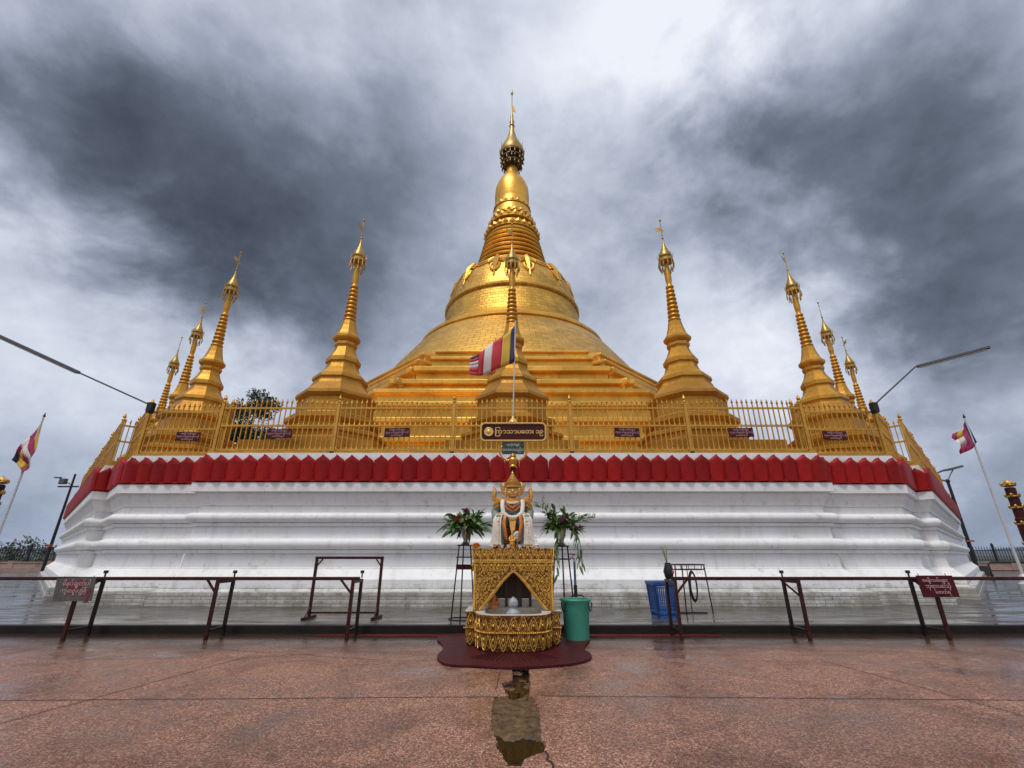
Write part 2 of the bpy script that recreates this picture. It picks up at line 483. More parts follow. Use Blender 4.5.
M['mud'] = worn('wet_mud', (.045, .026, .012), .3, 0, .5, 9, .5, 40)
M['crack'] = worn('joint_dirt', (.030, .018, .014), .6, 0, .4, 9, 0)
M['land'] = worn('hill_green', (.035, .05, .03), .8, 0, .4, .02, 0)
M['far_hill'] = worn('far_hill_haze_blue', (.075, .095, .115), .9, 0, .25, .004, 0)  # bluish distance haze put into the base colour


# ------------------------------------------------------------------ mesh helpers
class MB:
    def __init__(self):
        self.bm = bmesh.new()

    def face(self, pts):
        return self.bm.faces.new([self.bm.verts.new(p) for p in pts])

    def box(self, c, s, rz=0.0, taper=1.0):
        x, y, z = s[0] / 2, s[1] / 2, s[2] / 2
        m = Matrix.Translation(c) @ Matrix.Rotation(rz, 4, 'Z')
        vs = [self.bm.verts.new(m @ Vector(p)) for p in
              ((-x, -y, -z), (x, -y, -z), (x, y, -z), (-x, y, -z), (-x * taper, -y * taper, z), (x * taper, -y * taper, z), (x * taper, y * taper, z), (-x * taper, y * taper, z))]
        for f in ((3, 2, 1, 0), (4, 5, 6, 7), (0, 1, 5, 4), (1, 2, 6, 5), (2, 3, 7, 6), (3, 0, 4, 7)):
            self.bm.faces.new([vs[i] for i in f])
        return self

    def tube(self, pts, r, n=8, caps=True, flat=1.0):
        pts = [Vector(p) for p in pts]
        rr = r if isinstance(r, (list, tuple)) else [r] * len(pts)
        rings = []
        prev = None
        for i, p in enumerate(pts):
            d = (pts[min(i + 1, len(pts) - 1)] - pts[max(i - 1, 0)]).normalized()
            if prev is None:
                a = Vector((0, 0, 1)) if abs(d.z) < .9 else Vector((1, 0, 0))
                prev = d.cross(a).normalized()
            u = (prev - d * prev.dot(d))
            u = u.normalized() if u.length > 1e-6 else d.orthogonal().normalized()
            prev = u
            v = d.cross(u)
            rings.append([self.bm.verts.new(p + (u * cos(2 * pi * (k + .5) / n) + v * (sin(2 * pi * (k + .5) / n) * flat)) * rr[i]) for k in range(n)])
        for a, b in zip(rings, rings[1:]):
            for k in range(n):
                self.bm.faces.new((a[k], a[(k + 1) % n], b[(k + 1) % n], b[k]))
        if caps:
            self.bm.faces.new(rings[0][::-1])
            self.bm.faces.new(rings[-1])
        return self

    def lathe(self, prof, n=32, c=(0, 0, 0), rot=0.0, sx=1.0, sy=1.0):
        """prof: (r, z) from bottom to top; r<=0 closes to a point"""
        c = Vector(c)
        rings = []
        for r, z in prof:
            if r <= 1e-5:
                rings.append([self.bm.verts.new(c + Vector((0, 0, z)))])
            else:
                rings.append([self.bm.verts.new(c + Vector((sx * r * cos(2 * pi * k / n + rot), sy * r * sin(2 * pi * k / n + rot), z))) for k in range(n)])
        for a, b in zip(rings, rings[1:]):
            for k in range(n):
                k2 = (k + 1) % n
                if len(a) == 1 and len(b) == 1:
                    continue
                if len(a) == 1:
                    self.bm.faces.new((a[0], b[k2], b[k]))
                elif len(b) == 1:
                    self.bm.faces.new((a[k], a[k2], b[0]))
                else:
                    self.bm.faces.new((a[k], a[k2], b[k2], b[k]))
        if len(rings[0]) > 1:
            self.bm.faces.new(rings[0][::-1])
        if len(rings[-1]) > 1:
            self.bm.faces.new(rings[-1])
        return self

    def rings(self, rings, close_top=True, close_bottom=False):
        vr = [[self.bm.verts.new(p) for p in r] for r in rings]
        n = len(vr[0])
        for a, b in zip(vr, vr[1:]):
            for k in range(n):
                self.bm.faces.new((a[k], a[(k + 1) % n], b[(k + 1) % n], b[k]))
        if close_top:
            self.bm.faces.new(vr[-1])
        if close_bottom:
            self.bm.faces.new(vr[0][::-1])
        return self

    def prism(self, pts, vec):
        """closed polygon swept along vec"""
        vec = Vector(vec)
        a = [self.bm.verts.new(Vector(p)) for p in pts]
        b = [self.bm.verts.new(Vector(p) + vec) for p in pts]
        n = len(a)
        self.bm.faces.new(a)
        self.bm.faces.new(b[::-1])
        for k in range(n):
            self.bm.faces.new((a[k], b[k], b[(k + 1) % n], a[(k + 1) % n]))
        return self

    def ball(self, c, r, n=12, m=8):
        r = r if isinstance(r, (tuple, list)) else (r, r, r)
        prof = [(sin(pi * i / m), -cos(pi * i / m)) for i in range(m + 1)]
        prof[0] = (0, -1)
        prof[-1] = (0, 1)
        start = len(self.bm.verts)
        self.lathe(prof, n)
        self.bm.verts.ensure_lookup_table()
        for v in self.bm.verts[start:]:
            v.co = Vector((v.co.x * r[0], v.co.y * r[1], v.co.z * r[2])) + Vector(c)
        return self

    def build(self, name, material, parent=None, smooth=False, angle=None, loc=None):
        bmesh.ops.recalc_face_normals(self.bm, faces=self.bm.faces)
        me = bpy.data.meshes.new(name)
        if smooth:
            for f in self.bm.faces:
                f.smooth = True
        self.bm.to_mesh(me)
        self.bm.free()
        me.materials.append(material)
        if smooth and angle:
            me.set_sharp_from_angle(angle=R(angle))
        o = bpy.data.objects.new(name, me)
        COL.objects.link(o)
        if parent:
            o.parent = parent
        if loc is not None:
            o.location = loc
        return o


def tag(o, label=None, cat=None, group=None, kind=None):
    for k, v in (('label', label), ('category', cat), ('group', group), ('kind', kind)):
        if v:
            o[k] = v
    return o


def empty(name, loc=(0, 0, 0), rz=0.0, label=None, cat=None, group=None):
    o = bpy.data.objects.new(name, None)
    o.empty_display_size = .2
    COL.objects.link(o)
    o.location = loc
    o.rotation_euler = (0, 0, rz)
    return tag(o, label, cat, group)


def copy_tree(o, parent=None):
    c = o.copy()
    COL.objects.link(c)
    c.parent = parent
    for ch in list(o.children):
        copy_tree(ch, c)
    return c


def text_mesh(body, size, m, parent, mtx, name='lettering', align='CENTER', wide=1.0, depth=.003, bold=0.0):
    cu = bpy.data.curves.new('txt', 'FONT')
    cu.body = body
    cu.size = size
    cu.align_x = align
    cu.align_y = 'CENTER'
    cu.extrude = depth
    cu.offset = bold
    cu.resolution_u = 4
    tmp = bpy.data.objects.new('txt', cu)
    COL.objects.link(tmp)
    bpy.context.view_layer.update()
    me = bpy.data.meshes.new_from_object(tmp.evaluated_get(bpy.context.evaluated_depsgraph_get()))
    bpy.data.objects.remove(tmp)
    bpy.data.curves.remove(cu)
    me.name = name
    me.transform(Matrix.Diagonal((wide, 1, 1, 1)))
    me.materials.clear()
    me.materials.append(m)
    o = bpy.data.objects.new(name, me)
    COL.objects.link(o)
    o.parent = parent
    o.matrix_local = mtx
    return o


UPRIGHT = Matrix.Rotation(pi / 2, 4, 'X')      # lettering that faces -Y

# ------------------------------------------------------------------ ground
KERB_Y, PAV_Z = 8.98, 0.12
me_ = MB()
n_ = 48
me_.face([(2600 * cos(2 * pi * k / n_), 2600 * sin(2 * pi * k / n_), -.6) for k in range(n_)])
tag(me_.build('ground', M['land']), kind='structure')
# the paving has a broken hole in front of the shrine
rh = random.Random(12)
hole_pix = [(512, 668), (529, 668), (531, 684), (529, 696), (533, 697), (540, 712), (541, 736), (546, 745), (544, 752), (527, 758), (522, 766), (508, 766), (499, 752), (496, 740), (491, 725), (492, 708), (494, 697), (508, 696), (501, 684), (512, 680)]
hole = []
hp0 = [gp(*p) for p in hole_pix]
for a_, b_ in zip(hp0, hp0[1:] + hp0[:1]):
    k_ = max(2, int((b_ - a_).length / .022))
    for i_ in range(k_):
        p_ = a_.lerp(b_, i_ / k_)
        am_ = .011 if i_ else .004
        hole.append(Vector((p_.x + rh.uniform(-am_, am_), p_.y + rh.uniform(-am_, am_), 0)))
g = MB()
ov = [g.bm.verts.new(p) for p in ((-60, -25, 0), (60, -25, 0), (60, KERB_Y + .2, 0), (-60, KERB_Y + .2, 0))]
hv = [g.bm.verts.new(p) for p in hole]
ed = [g.bm.edges.new((ov[k], ov[(k + 1) % 4])) for k in range(4)] + [g.bm.edges.new((hv[k], hv[(k + 1) % len(hv)])) for k in range(len(hv))]
bmesh.ops.triangle_fill(g.bm, edges=ed, use_beauty=True, use_dissolve=False)
lo_ = [g.bm.verts.new((p.x, p.y, -.07)) for p in hole]
for k in range(len(hv)):
    g.bm.faces.new((hv[k], hv[(k + 1) % len(hv)], lo_[(k + 1) % len(hv)], lo_[k]))
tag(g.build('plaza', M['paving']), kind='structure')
g = MB()
xs_, ys_ = [p.x for p in hole], [p.y for p in hole]
x0_, x1_, y0_, y1_ = min(xs_) - .02, max(xs_) + .02, min(ys_) - .02, max(ys_) + .02
nx_, ny_ = 34, 110
ysoil0, ysoil1 = gp(512, 738).y, gp(512, 697).y
gv = []
for j_ in range(ny_ + 1):
    y = y0_ + (y1_ - y0_) * j_ / ny_
    row = []
    for i_ in range(nx_ + 1):
        x = x0_ + (x1_ - x0_) * i_ / nx_
        yy = y + .16 * mnoise.noise(Vector((x * 8, y * 2, 1))) + .06 * mnoise.noise(Vector((x * 31, y * 9, 4)))
        e_ = max(0.0, min(1.0, (yy - ysoil0 + .05) / .10))
        z = -.055 + .043 * e_ if yy < ysoil1 else -.030
        z += .022 * mnoise.noise(Vector((x * 9, y * 6, 3))) + .010 * mnoise.noise(Vector((x * 30, y * 22, 7)))
        row.append(g.bm.verts.new((x, y, min(z, -.004))))
    gv.append(row)
for j_ in range(ny_):
    for i_ in range(nx_):
        g.bm.faces.new((gv[j_][i_], gv[j_][i_ + 1], gv[j_ + 1][i_ + 1], gv[j_ + 1][i_]))
tag(g.build('soil', M['soil'], None, True), kind='structure')
g = MB()
g.face([(x0_, y0_, -.026), (x1_, y0_, -.026), (x1_, y1_, -.026), (x0_, y1_, -.026)])
tag(g.build('puddle', M['puddle']), kind='structure')
g = MB()
g.face([(-62, KERB_Y + .17, PAV_Z), (62, KERB_Y + .17, PAV_Z), (62, 90, PAV_Z), (-62, 90, PAV_Z)])
tag(g.build('pavement', M['tiles']), kind='structure')
g = MB()
g.box((0, KERB_Y + .09, .062), (120, .18, .124))
tag(g.build('kerb', M['kerb']), kind='structure')
g = MB()
rl = random.Random(5)
xs = [-3.4 + i * .2 for i in range(36)]
fr = [(x, 8.70 + rl.uniform(-.03, .03), .004) for x in xs]
bk = [(x, 8.93, .004) for x in xs]
for i in range(len(xs) - 1):
    g.face([fr[i], fr[i + 1], bk[i + 1], bk[i]])
tag(g.build('painted_line', M['red_line']), kind='structure')

# slab joints and cracks, broken patch with mud and water
g = MB()


def strip(pts, w, z=.004):
    pts = [Vector((p.x, p.y, z)) for p in pts]
    for a, b in zip(pts, pts[1:]):
        d = (b - a).normalized().cross(Vector((0, 0, 1))) * w / 2
        g.face([a - d, b - d, b + d, a + d])


def jag(a, b, n, amp, seed):
    q = random.Random(seed)
    return [a.lerp(b, i / n) + Vector((q.uniform(-amp, amp), q.uniform(-amp, amp), 0)) for i in range(n + 1)]


strip(jag(gp(-40, 701), gp(498, 697), 30, .006, 1), .013)
strip(jag(gp(540, 696), gp(1064, 701), 30, .006, 2), .013)
strip(jag(gp(0, 724), gp(250, 656), 24, .012, 3), .011)
strip(jag(gp(820, 660), gp(1024, 716), 24, .012, 4), .010)
strip(jag(gp(545, 752), gp(556, 775), 8, .012, 5), .016)
strip(jag(gp(500, 672), gp(496, 690), 8, .012, 6), .008)
strip(jag(gp(380, 660), gp(200, 648), 16, .03, 7), .008)
tag(g.build('paving_joint', M['crack']), kind='structure')


# ------------------------------------------------------------------ pagoda terrace
PC = Vector((0, 40.0, 0))
AP, AR, HP = 27.4, 27.0, 8.8
T225 = math.tan(R(22.5))


def side_frame(a):
    return Vector((sin(a), -cos(a), 0)), Vector((cos(a), sin(a), 0))


def side_pts(a, o, ap=AP, ar=AR, hp=HP, c=PC):
    n, t = side_frame(a)
    P = lambda s, q: c + t * s + n * q
    return [P(-hp - o, ar + o), P(-hp - o, ap + o), P(hp + o, ap + o), P(hp + o, ar + o), P((ar + o) * T225, ar + o)]


def plan(o, z, ap=AP, ar=AR, hp=HP, c=PC):
    out = []
    for k in range(8):
        out += [Vector((p.x, p.y, z)) for p in side_pts(k * pi / 4, o, ap, ar, hp, c)]
    return out


def torus_prof(o0, z0, z1, out, n=6):
    return [(o0 + out * sin(pi * i / n), z0 + (z1 - z0) * (1 - cos(pi * i / n)) / 2) for i in range(n + 1)]


prof = [(.32, .05), (.32, .24), (.30, .255), (.30, .42), (.27, .445), (.17, .455), (.15, .49), (.14, .715), (.11, .745), (.02, .83), (-.07, .93), (-.12, .95), (-.12, .98), (-.14, .99), (-.15, 1.34), (-.08, 1.345), (-.08, 1.425), (-.11, 1.43)]
prof += torus_prof(-.11, 1.435, 1.71, .14, 10)
prof += [(-.17, 1.715), (-.19, 2.03), (-.11, 2.035), (-.11, 2.11), (-.14, 2.115)]
prof += torus_prof(-.14, 2.12, 2.38, .15, 10)
prof += [(-.22, 2.385), (-.24, 2.58), (-.18, 2.585), (-.18, 2.635), (-.16, 2.68), (-.11, 2.75), (-.07, 2.84), (-.055, 2.925), (.03, 2.93), (.03, 3.17), (-.10, 3.18), (-.10, 4.02), (-.7, 4.03), (-.7, 3.98)]
terrace = empty('pagoda_terrace', (0, 12.6, PAV_Z), label='white moulded octagonal plinth under the gold pagodas, with stepped corners', cat='plinth')
TM = Matrix.Translation(-terrace.location)
b = MB()
b.rings([[TM @ p for p in plan(o, z)] for o, z in prof])
wall = b.build('plinth_wall', M['white'], terrace, True, 24)
# soften the corner arrises
bv = wall.modifiers.new('bevel', 'BEVEL')
bv.width, bv.segments, bv.limit_method, bv.angle_limit = .035, 2, 'ANGLE', R(30)
bv.harden_normals = True

# red lotus petals round the top edge
PW, PH = .405, .72


def petal_mesh():
    b = MB()
    rows = [0, .12, .35, .55, .68, .76, .82, .88, .94, 1.0]
    hw = [.498, .5, .502, .504, .504, .495, .435, .29, .13, .006]
    cols = [-1, -.8, -.45, 0, .45, .8, 1]
    grid = []
    for v, h in zip(rows, hw):
        lean = .035 + .055 * v
        line = []
        for c in cols:
            line.append(b.bm.verts.new((c * h * PW, -(lean + .10 * (1 - abs(c) ** 1.7) * (1 - .35 * v)), v * PH)))
        grid.append(line)
    for r0, r1 in zip(grid, grid[1:]):
        for i in range(len(cols) - 1):
            b.bm.faces.new((r0[i], r0[i + 1], r1[i + 1], r1[i]))
    # back and edges
    edge = [r[0] for r in grid] + [r[-1] for r in grid[::-1]]
    bv = [b.bm.verts.new((v.co.x, .0, v.co.z)) for v in edge]
    for i in range(len(edge) - 1):
        b.bm.faces.new((edge[i], edge[i + 1], bv[i + 1], bv[i]))
    bf = [b.bm.verts.new((v.co.x, 0, 0)) for v in grid[0]]
    for i in range(len(cols) - 1):
        b.bm.faces.new((grid[0][i + 1], grid[0][i], bf[i], bf[i + 1]))
    return b


band = MB()
band.rings([[TM @ p for p in plan(o, z)] for o, z in ((-.09, 3.19), (.05, 3.19), (.05, 3.25), (-.03, 3.28), (-.09, 3.50))], close_top=False)
petal_band = band.build('petal_band', M['petal_red'], terrace, True, 30)
segs = []
for a in (0, -pi / 4, pi / 4):
    pts = side_pts(a, -.02)
    n, t = side_frame(a)
    corner0 = PC - t * ((AR - .02) * T225) + n * (AR - .02)
    ring = [corner0] + pts
    for p, q in zip(ring, ring[1:]):
        segs.append((p, q, a))
plist = []
for p, q, a in segs:
    L = (q - p).length
    k = max(1, round(L / (PW + .008)))
    d = (q - p).normalized()
    for i in range(k):
        c = p + d * (L * (i + .5) / k)
        plist.append((c, math.atan2(d.y, d.x), L / k / (PW + .008), L))
plist.sort(key=lambda e: e[0].length)
first = petal_mesh().build('petal', M['petal_red'], petal_band, True, 40)
rest = MB()
rp = random.Random(3)
for i, (c, rz, sx, L) in enumerate(plist):
    mtx = Matrix.Translation(Vector((c.x, c.y, 3.21)) - terrace.location) @ Matrix.Rotation(rz, 4, 'Z') @ Matrix.Rotation(R(rp.uniform(-1.2, 1.2)), 4, 'Y') @ Matrix.Diagonal((sx, 1, rp.uniform(.985, 1.015), 1))
    if i < 98:
        o = first if i == 0 else first.copy()
        if i:
            COL.objects.link(o)
            o.parent = petal_band
        o.matrix_local = mtx
    else:
        tmp = first.data.copy()
        tmp.transform(mtx)
        rest.bm.from_mesh(tmp)
        bpy.data.meshes.remove(tmp)
tag(rest.build('petal_row', M['petal_red'], petal_band, True, 40), kind='stuff')
# white rain pipes in the stepped corners
for sx in (-1, 1):
    pts = [Vector((sx * (HP + .10 + k), PC.y - AR + .10 - 1.2 * k, z)) - terrace.location for k, z in ((-.1, 2.75), (-.05, 1.9), (0, 1.2), (.02, .92), (.12, .8))]
    MB().tube(pts, .05, 8).build('rain_pipe', M['white'], terrace, True, 40)

g = MB()
g.face([Vector((p.x, p.y, 3.99)) for p in plan(-.68, 0)])
bmesh.ops.triangulate(g.bm, faces=g.bm.faces)
tag(g.build('terrace_floor', M['stupa_gold_tier']), kind='structure')

# ------------------------------------------------------------------ great stupa
great = empty('great_stupa', (0, 40, 3.99), label='huge golden bell-shaped stupa with ringed spire rising behind the small stupas', cat='stupa')
GZ = 3.99


def octo(o, z, ap, hp):
    return [Vector((p.x, p.y, z)) for p in plan(o, z - GZ, ap, ap - .45, hp, Vector((0, 0, 0)))]


tiers = [(20.6, 8.1, 3.99), (20.6, 8.1, 4.9), (20.9, 8.2, 5.0), (20.9, 8.2, 5.3), (20.2, 7.9, 5.4), (19.9, 7.8, 5.42), (19.9, 7.8, 6.0), (20.1, 7.9, 6.08), (20.1, 7.9, 6.35), (19.3, 7.5, 6.5), (19.1, 7.5, 6.55), (19.1, 7.5, 7.1),
         (19.4, 7.6, 7.2), (19.4, 7.6, 7.45), (18.6, 7.3, 7.6), (18.3, 7.15, 7.65), (18.3, 7.15, 8.15), (18.6, 7.3, 8.25), (18.6, 7.3, 8.5), (17.8, 7.0, 8.65), (17.4, 7.2, 8.7), (17.4, 7.2, 9.2), (17.6, 7.3, 9.3), (17.6, 7.3, 9.55), (17.0, 7.2, 9.7), (16.1, 7.0, 9.95),
         (15.9, 6.9, 10.0), (15.9, 6.9, 10.3), (16.15, 7.0, 10.38), (16.15, 7.0, 10.68), (15.7, 6.8, 10.8), (14.6, 6.2, 11.15), (14.4, 5.9, 11.2), (14.4, 5.9, 11.65), (14.75, 6.0, 11.75), (14.75, 6.0, 12.08), (14.3, 5.8, 12.2), (13.7, 5.3, 12.45),
         (13.55, 5.15, 12.5), (13.55, 5.15, 12.9), (13.75, 5.2, 12.96), (13.75, 5.2, 13.16), (13.3, 5.05, 13.3), (13.15, 5.0, 13.32), (13.15, 5.0, 13.62), (13.3, 5.02, 13.66), (13.3, 5.02, 13.82), (12.6, 4.8, 14.1), (11.9, 4.6, 14.3)]
b = MB()
rg = []
for ap, hp, z in tiers:
    rr = plan(0, 0, ap, ap - (.45 if z < 9 else .45 + min(1.25, (z - 9) * 1.2)), hp, Vector((0, 0, 0)))
    rg.append([Vector((p.x, p.y, z - GZ)) for p in rr])
b.rings(rg)
tb = b.build('terrace_tier', M['stupa_gold_tier'], great, True, 25)


def add_bev(o, w=.04, ang=30):
    m = o.modifiers.new('bevel', 'BEVEL')
    m.width, m.segments, m.limit_method, m.angle_limit = w, 2, 'ANGLE', R(ang)
    return o


add_bev(tb, .06)


def L(prof):
    return [(r, z - GZ) for r, z in prof]


def half_round(r, z0, z1, out, n=5):
    return [(r + out * sin(pi * i / n), z0 + (z1 - z0) * (1 - cos(pi * i / n)) / 2) for i in range(n + 1)]


bell = [(17.0, 9.2), (15.8, 10.1), (14.75, 11.1), (13.75, 12.3), (12.85, 13.6), (12.3, 14.4), (11.65, 15.3), (10.95, 16.3), (10.2, 17.3), (9.45, 18.3), (8.95, 18.9), (8.4, 19.3)]
b = MB()
b.lathe(L(bell + [(8.0, 19.3)]), 96)
b.build('flared_skirt', M['stupa_gold'], great, True, 30)
b = MB()
b.lathe(L([(7.9, 18.9)] + half_round(8.32, 18.95, 19.7, .50) + [(7.85, 19.75), (7.8, 19.95), (7.9, 20.0), (7.55, 20.35), (7.15, 20.8), (6.9, 20.95)]), 96)
b.build('skirt_moulding', M['stupa_gold_plain'], great, True, 30)
bell2 = [(6.95, 20.7), (6.78, 21.6), (6.66, 22.3), (6.58, 22.8), (6.52, 23.25)]
bell3 = [(6.46, 23.75), (6.24, 24.8), (5.92, 25.8), (5.5, 26.7), (5.05, 27.35), (4.5, 27.9), (4.05, 28.25), (3.6, 28.45)]
b = MB()
b.lathe(L(bell2 + half_round(6.50, 23.25, 23.75, .22) + bell3), 96)
b.build('bell', M['stupa_gold'], great, True, 30)
# ringed cone
r0, z0, r1, z1 = 3.85, 28.2, 2.85, 32.6
pr = []
NR = 7
for i in range(NR):
    f0, f1 = i / NR, (i + 1) / NR
    ra, za = r0 + (r1 - r0) * f0, z0 + (z1 - z0) * f0
    dz = (z1 - z0) / NR
    pr += [(ra - .55, za)] + half_round(ra - .24, za + .02 * dz, za + .52 * dz, .30, 5) + [(ra - .62, za + .6 * dz)]
b = MB()
b.lathe(L(pr + [(2.5, 32.6)]), 64)
b.build('ringed_spire', M['stupa_gold_plain'], great, True, 30)
# lotus collar
b = MB()
b.lathe(L([(2.6, 32.5), (2.75, 32.7), (2.75, 32.95), (2.55, 33.1), (2.5, 33.6), (2.42, 34.1), (2.3, 34.3), (2.2, 34.6), (2.2, 35.0), (2.16, 35.8), (2.05, 36.4), (1.96, 37.0), (1.88, 37.9)]), 48)
for (rr, zz, n, w, h, out, drop) in ((2.78, 33.35, 28, .30, .62, .22, 0), (2.45, 34.75, 22, .34, .62, .16, 0), (2.2, 35.5, 22, .26, .45, .14, 1), (1.97, 37.0, 20, .26, .5, .08, 0)):
    for k in range(n):
        a = 2 * pi * k / n
        m = Matrix.Rotation(a, 4, 'Z') @ Matrix.Translation((rr, 0, zz - GZ))
        pts = [(0, -w, -h * .5), (out * .6, -w * 1.0, 0), (out, 0, h * .55), (out * .6, w * 1.0, 0), (0, w, -h * .5)]
        vs = [b.bm.verts.new(m @ Vector(p)) for p in pts]
        cv = b.bm.verts.new(m @ Vector((out * 1.1 + .06, 0, -h * .1)))
        for i in range(5):
            b.bm.faces.new((vs[i], vs[(i + 1) % 5], cv))
    b.lathe([(rr - .1, zz - GZ - h * .55), (rr + .12, zz - GZ - h * .5), (rr + .12, zz - GZ - h * .38), (rr - .1, zz - GZ - h * .33)], 48)
b.build('lotus_collar', M['stupa_gold_plain'], great, True, 30)
b = MB()
b.lathe(L([(1.86, 37.7), (1.90, 38.2), (1.92, 38.8), (1.89, 39.4), (1.84, 40.0), (1.66, 40.6), (1.38, 41.25), (1.05, 41.8), (.78, 42.3), (.68, 42.75), (.6, 43.2)]), 40)
b.build('banana_bud', M['stupa_gold_plain'], great, True, 30)
# umbrella: tiers of hoops hung with bells
hti = MB()
hti.lathe(L([(1.28, 45.15), (1.44, 45.3), (1.47, 45.6), (1.36, 46.1), (1.12, 46.7), (.86, 47.3), (.6, 47.9), (.44, 48.6), (.3, 49.2), (.24, 50.0)]), 24)
hti = hti.build('umbrella', M['filigree'], great, True, 30)
b = MB()
rb = random.Random(8)
for rr, zz in ((1.36, 45.1), (1.28, 44.45), (1.12, 43.75)):
    b.lathe([(rr - .06, zz - GZ), (rr + .05, zz - GZ), (rr + .05, zz - GZ + .12), (rr - .06, zz - GZ + .12)], 24)
    for k in range(15):
        a = 2 * pi * k / 15 + rb.uniform(-.1, .1)
        x, y = rr * cos(a), rr * sin(a)
        b.tube([(x, y, zz - GZ), (x * 1.02, y * 1.02, zz - GZ - rb.uniform(.35, .62))], [.03, .11], 5)
for k in range(10):
    a = 2 * pi * k / 10
    b.tube([(1.0 * cos(a), 1.0 * sin(a), 43.1 - GZ), (1.34 * cos(a), 1.34 * sin(a), 45.3 - GZ)], .04, 5)
    b.tube([(1.4 * cos(a), 1.4 * sin(a), 45.4 - GZ), (1.55 * cos(a), 1.55 * sin(a), 46.5 - GZ)], [.05, .01], 5)
b.lathe([(.5, 43.2 - GZ), (.42, 44.6 - GZ), (.3, 46.4 - GZ)], 12)
b.build('bell_cage', M['dark_brass'], hti, True, 30)
b = MB()
b.lathe(L([(.22, 49.8), (.34, 50.0), (.2, 50.3), (.30, 50.7), (.16, 51.2), (.2, 51.6), (.1, 52.2), (.05, 53.0), (.05, 55.3), (.14, 55.5), (.16, 55.8), (.06, 56.1), (0, 56.35)]), 12)
b.prism([(.05, -.02, 52.6 - GZ), (.5, -.02, 52.3 - GZ), (.38, -.02, 52.9 - GZ), (.05, -.02, 53.6 - GZ)], (0, .04, 0))
b.build('finial', M['filigree'], great, True, 40)
# festoon and pendants on the bell's shoulder


def bell_r(z):
    pts = bell2 + bell3
    for (ra, za), (rb_, zb) in zip(pts, pts[1:]):
        if za <= z <= zb:
            return ra + (rb_ - ra) * (z - za) / (zb - za)
    return 4.0


NP = 12
fest = MB()
for k in range(NP):
    a0 = 2 * pi * k / NP - pi / 2 + pi / NP
    for rad_, off in ((.13, 0), (.09, .3)):
        fest.tube([((bell_r(z) + .04) * cos(a), (bell_r(z) + .04) * sin(a), z - GZ) for a, z in
                   [(a0 + 2 * pi / NP * i / 12, 27.55 - off - .8 * sin(pi * i / 12)) for i in range(13)]], rad_, 6)
fest.build('festoon', M['stupa_gold_plain'], great, True, 40)
pend = MB()


def pend_pt(u, z):
    a = -pi / 2 + u / 5.4
    r = bell_r(z) + .06
    return Vector((r * cos(a), r * sin(a), z - GZ))


for path, rad_ in (([(0, 27.35), (0, 26.45), (0, 24.55)], [.26, .34, .05]), ([(0, 27.15), (.5, 27.20), (.8, 26.75), (.6, 26.35), (.35, 26.55)], .13), ([(0, 27.15), (-.5, 27.20), (-.8, 26.75), (-.6, 26.35), (-.35, 26.55)], .13),
                   ([(0, 26.35), (.42, 26.05), (.32, 25.55), (.08, 25.15)], .13), ([(0, 26.35), (-.42, 26.05), (-.32, 25.55), (-.08, 25.15)], .13)):
    pend.tube([pend_pt(u, z) for u, z in path], rad_, 6)
p0 = pend.build('pendant', M['stupa_gold_plain'], great, True, 40)
p0.rotation_euler.z = pi / NP
for k in range(1, NP):
    if k in (5, 6, 7):
        continue
    p = p0.copy()
    COL.objects.link(p)
    p.parent = great
    p.rotation_euler.z = pi / NP + 2 * pi * k / NP

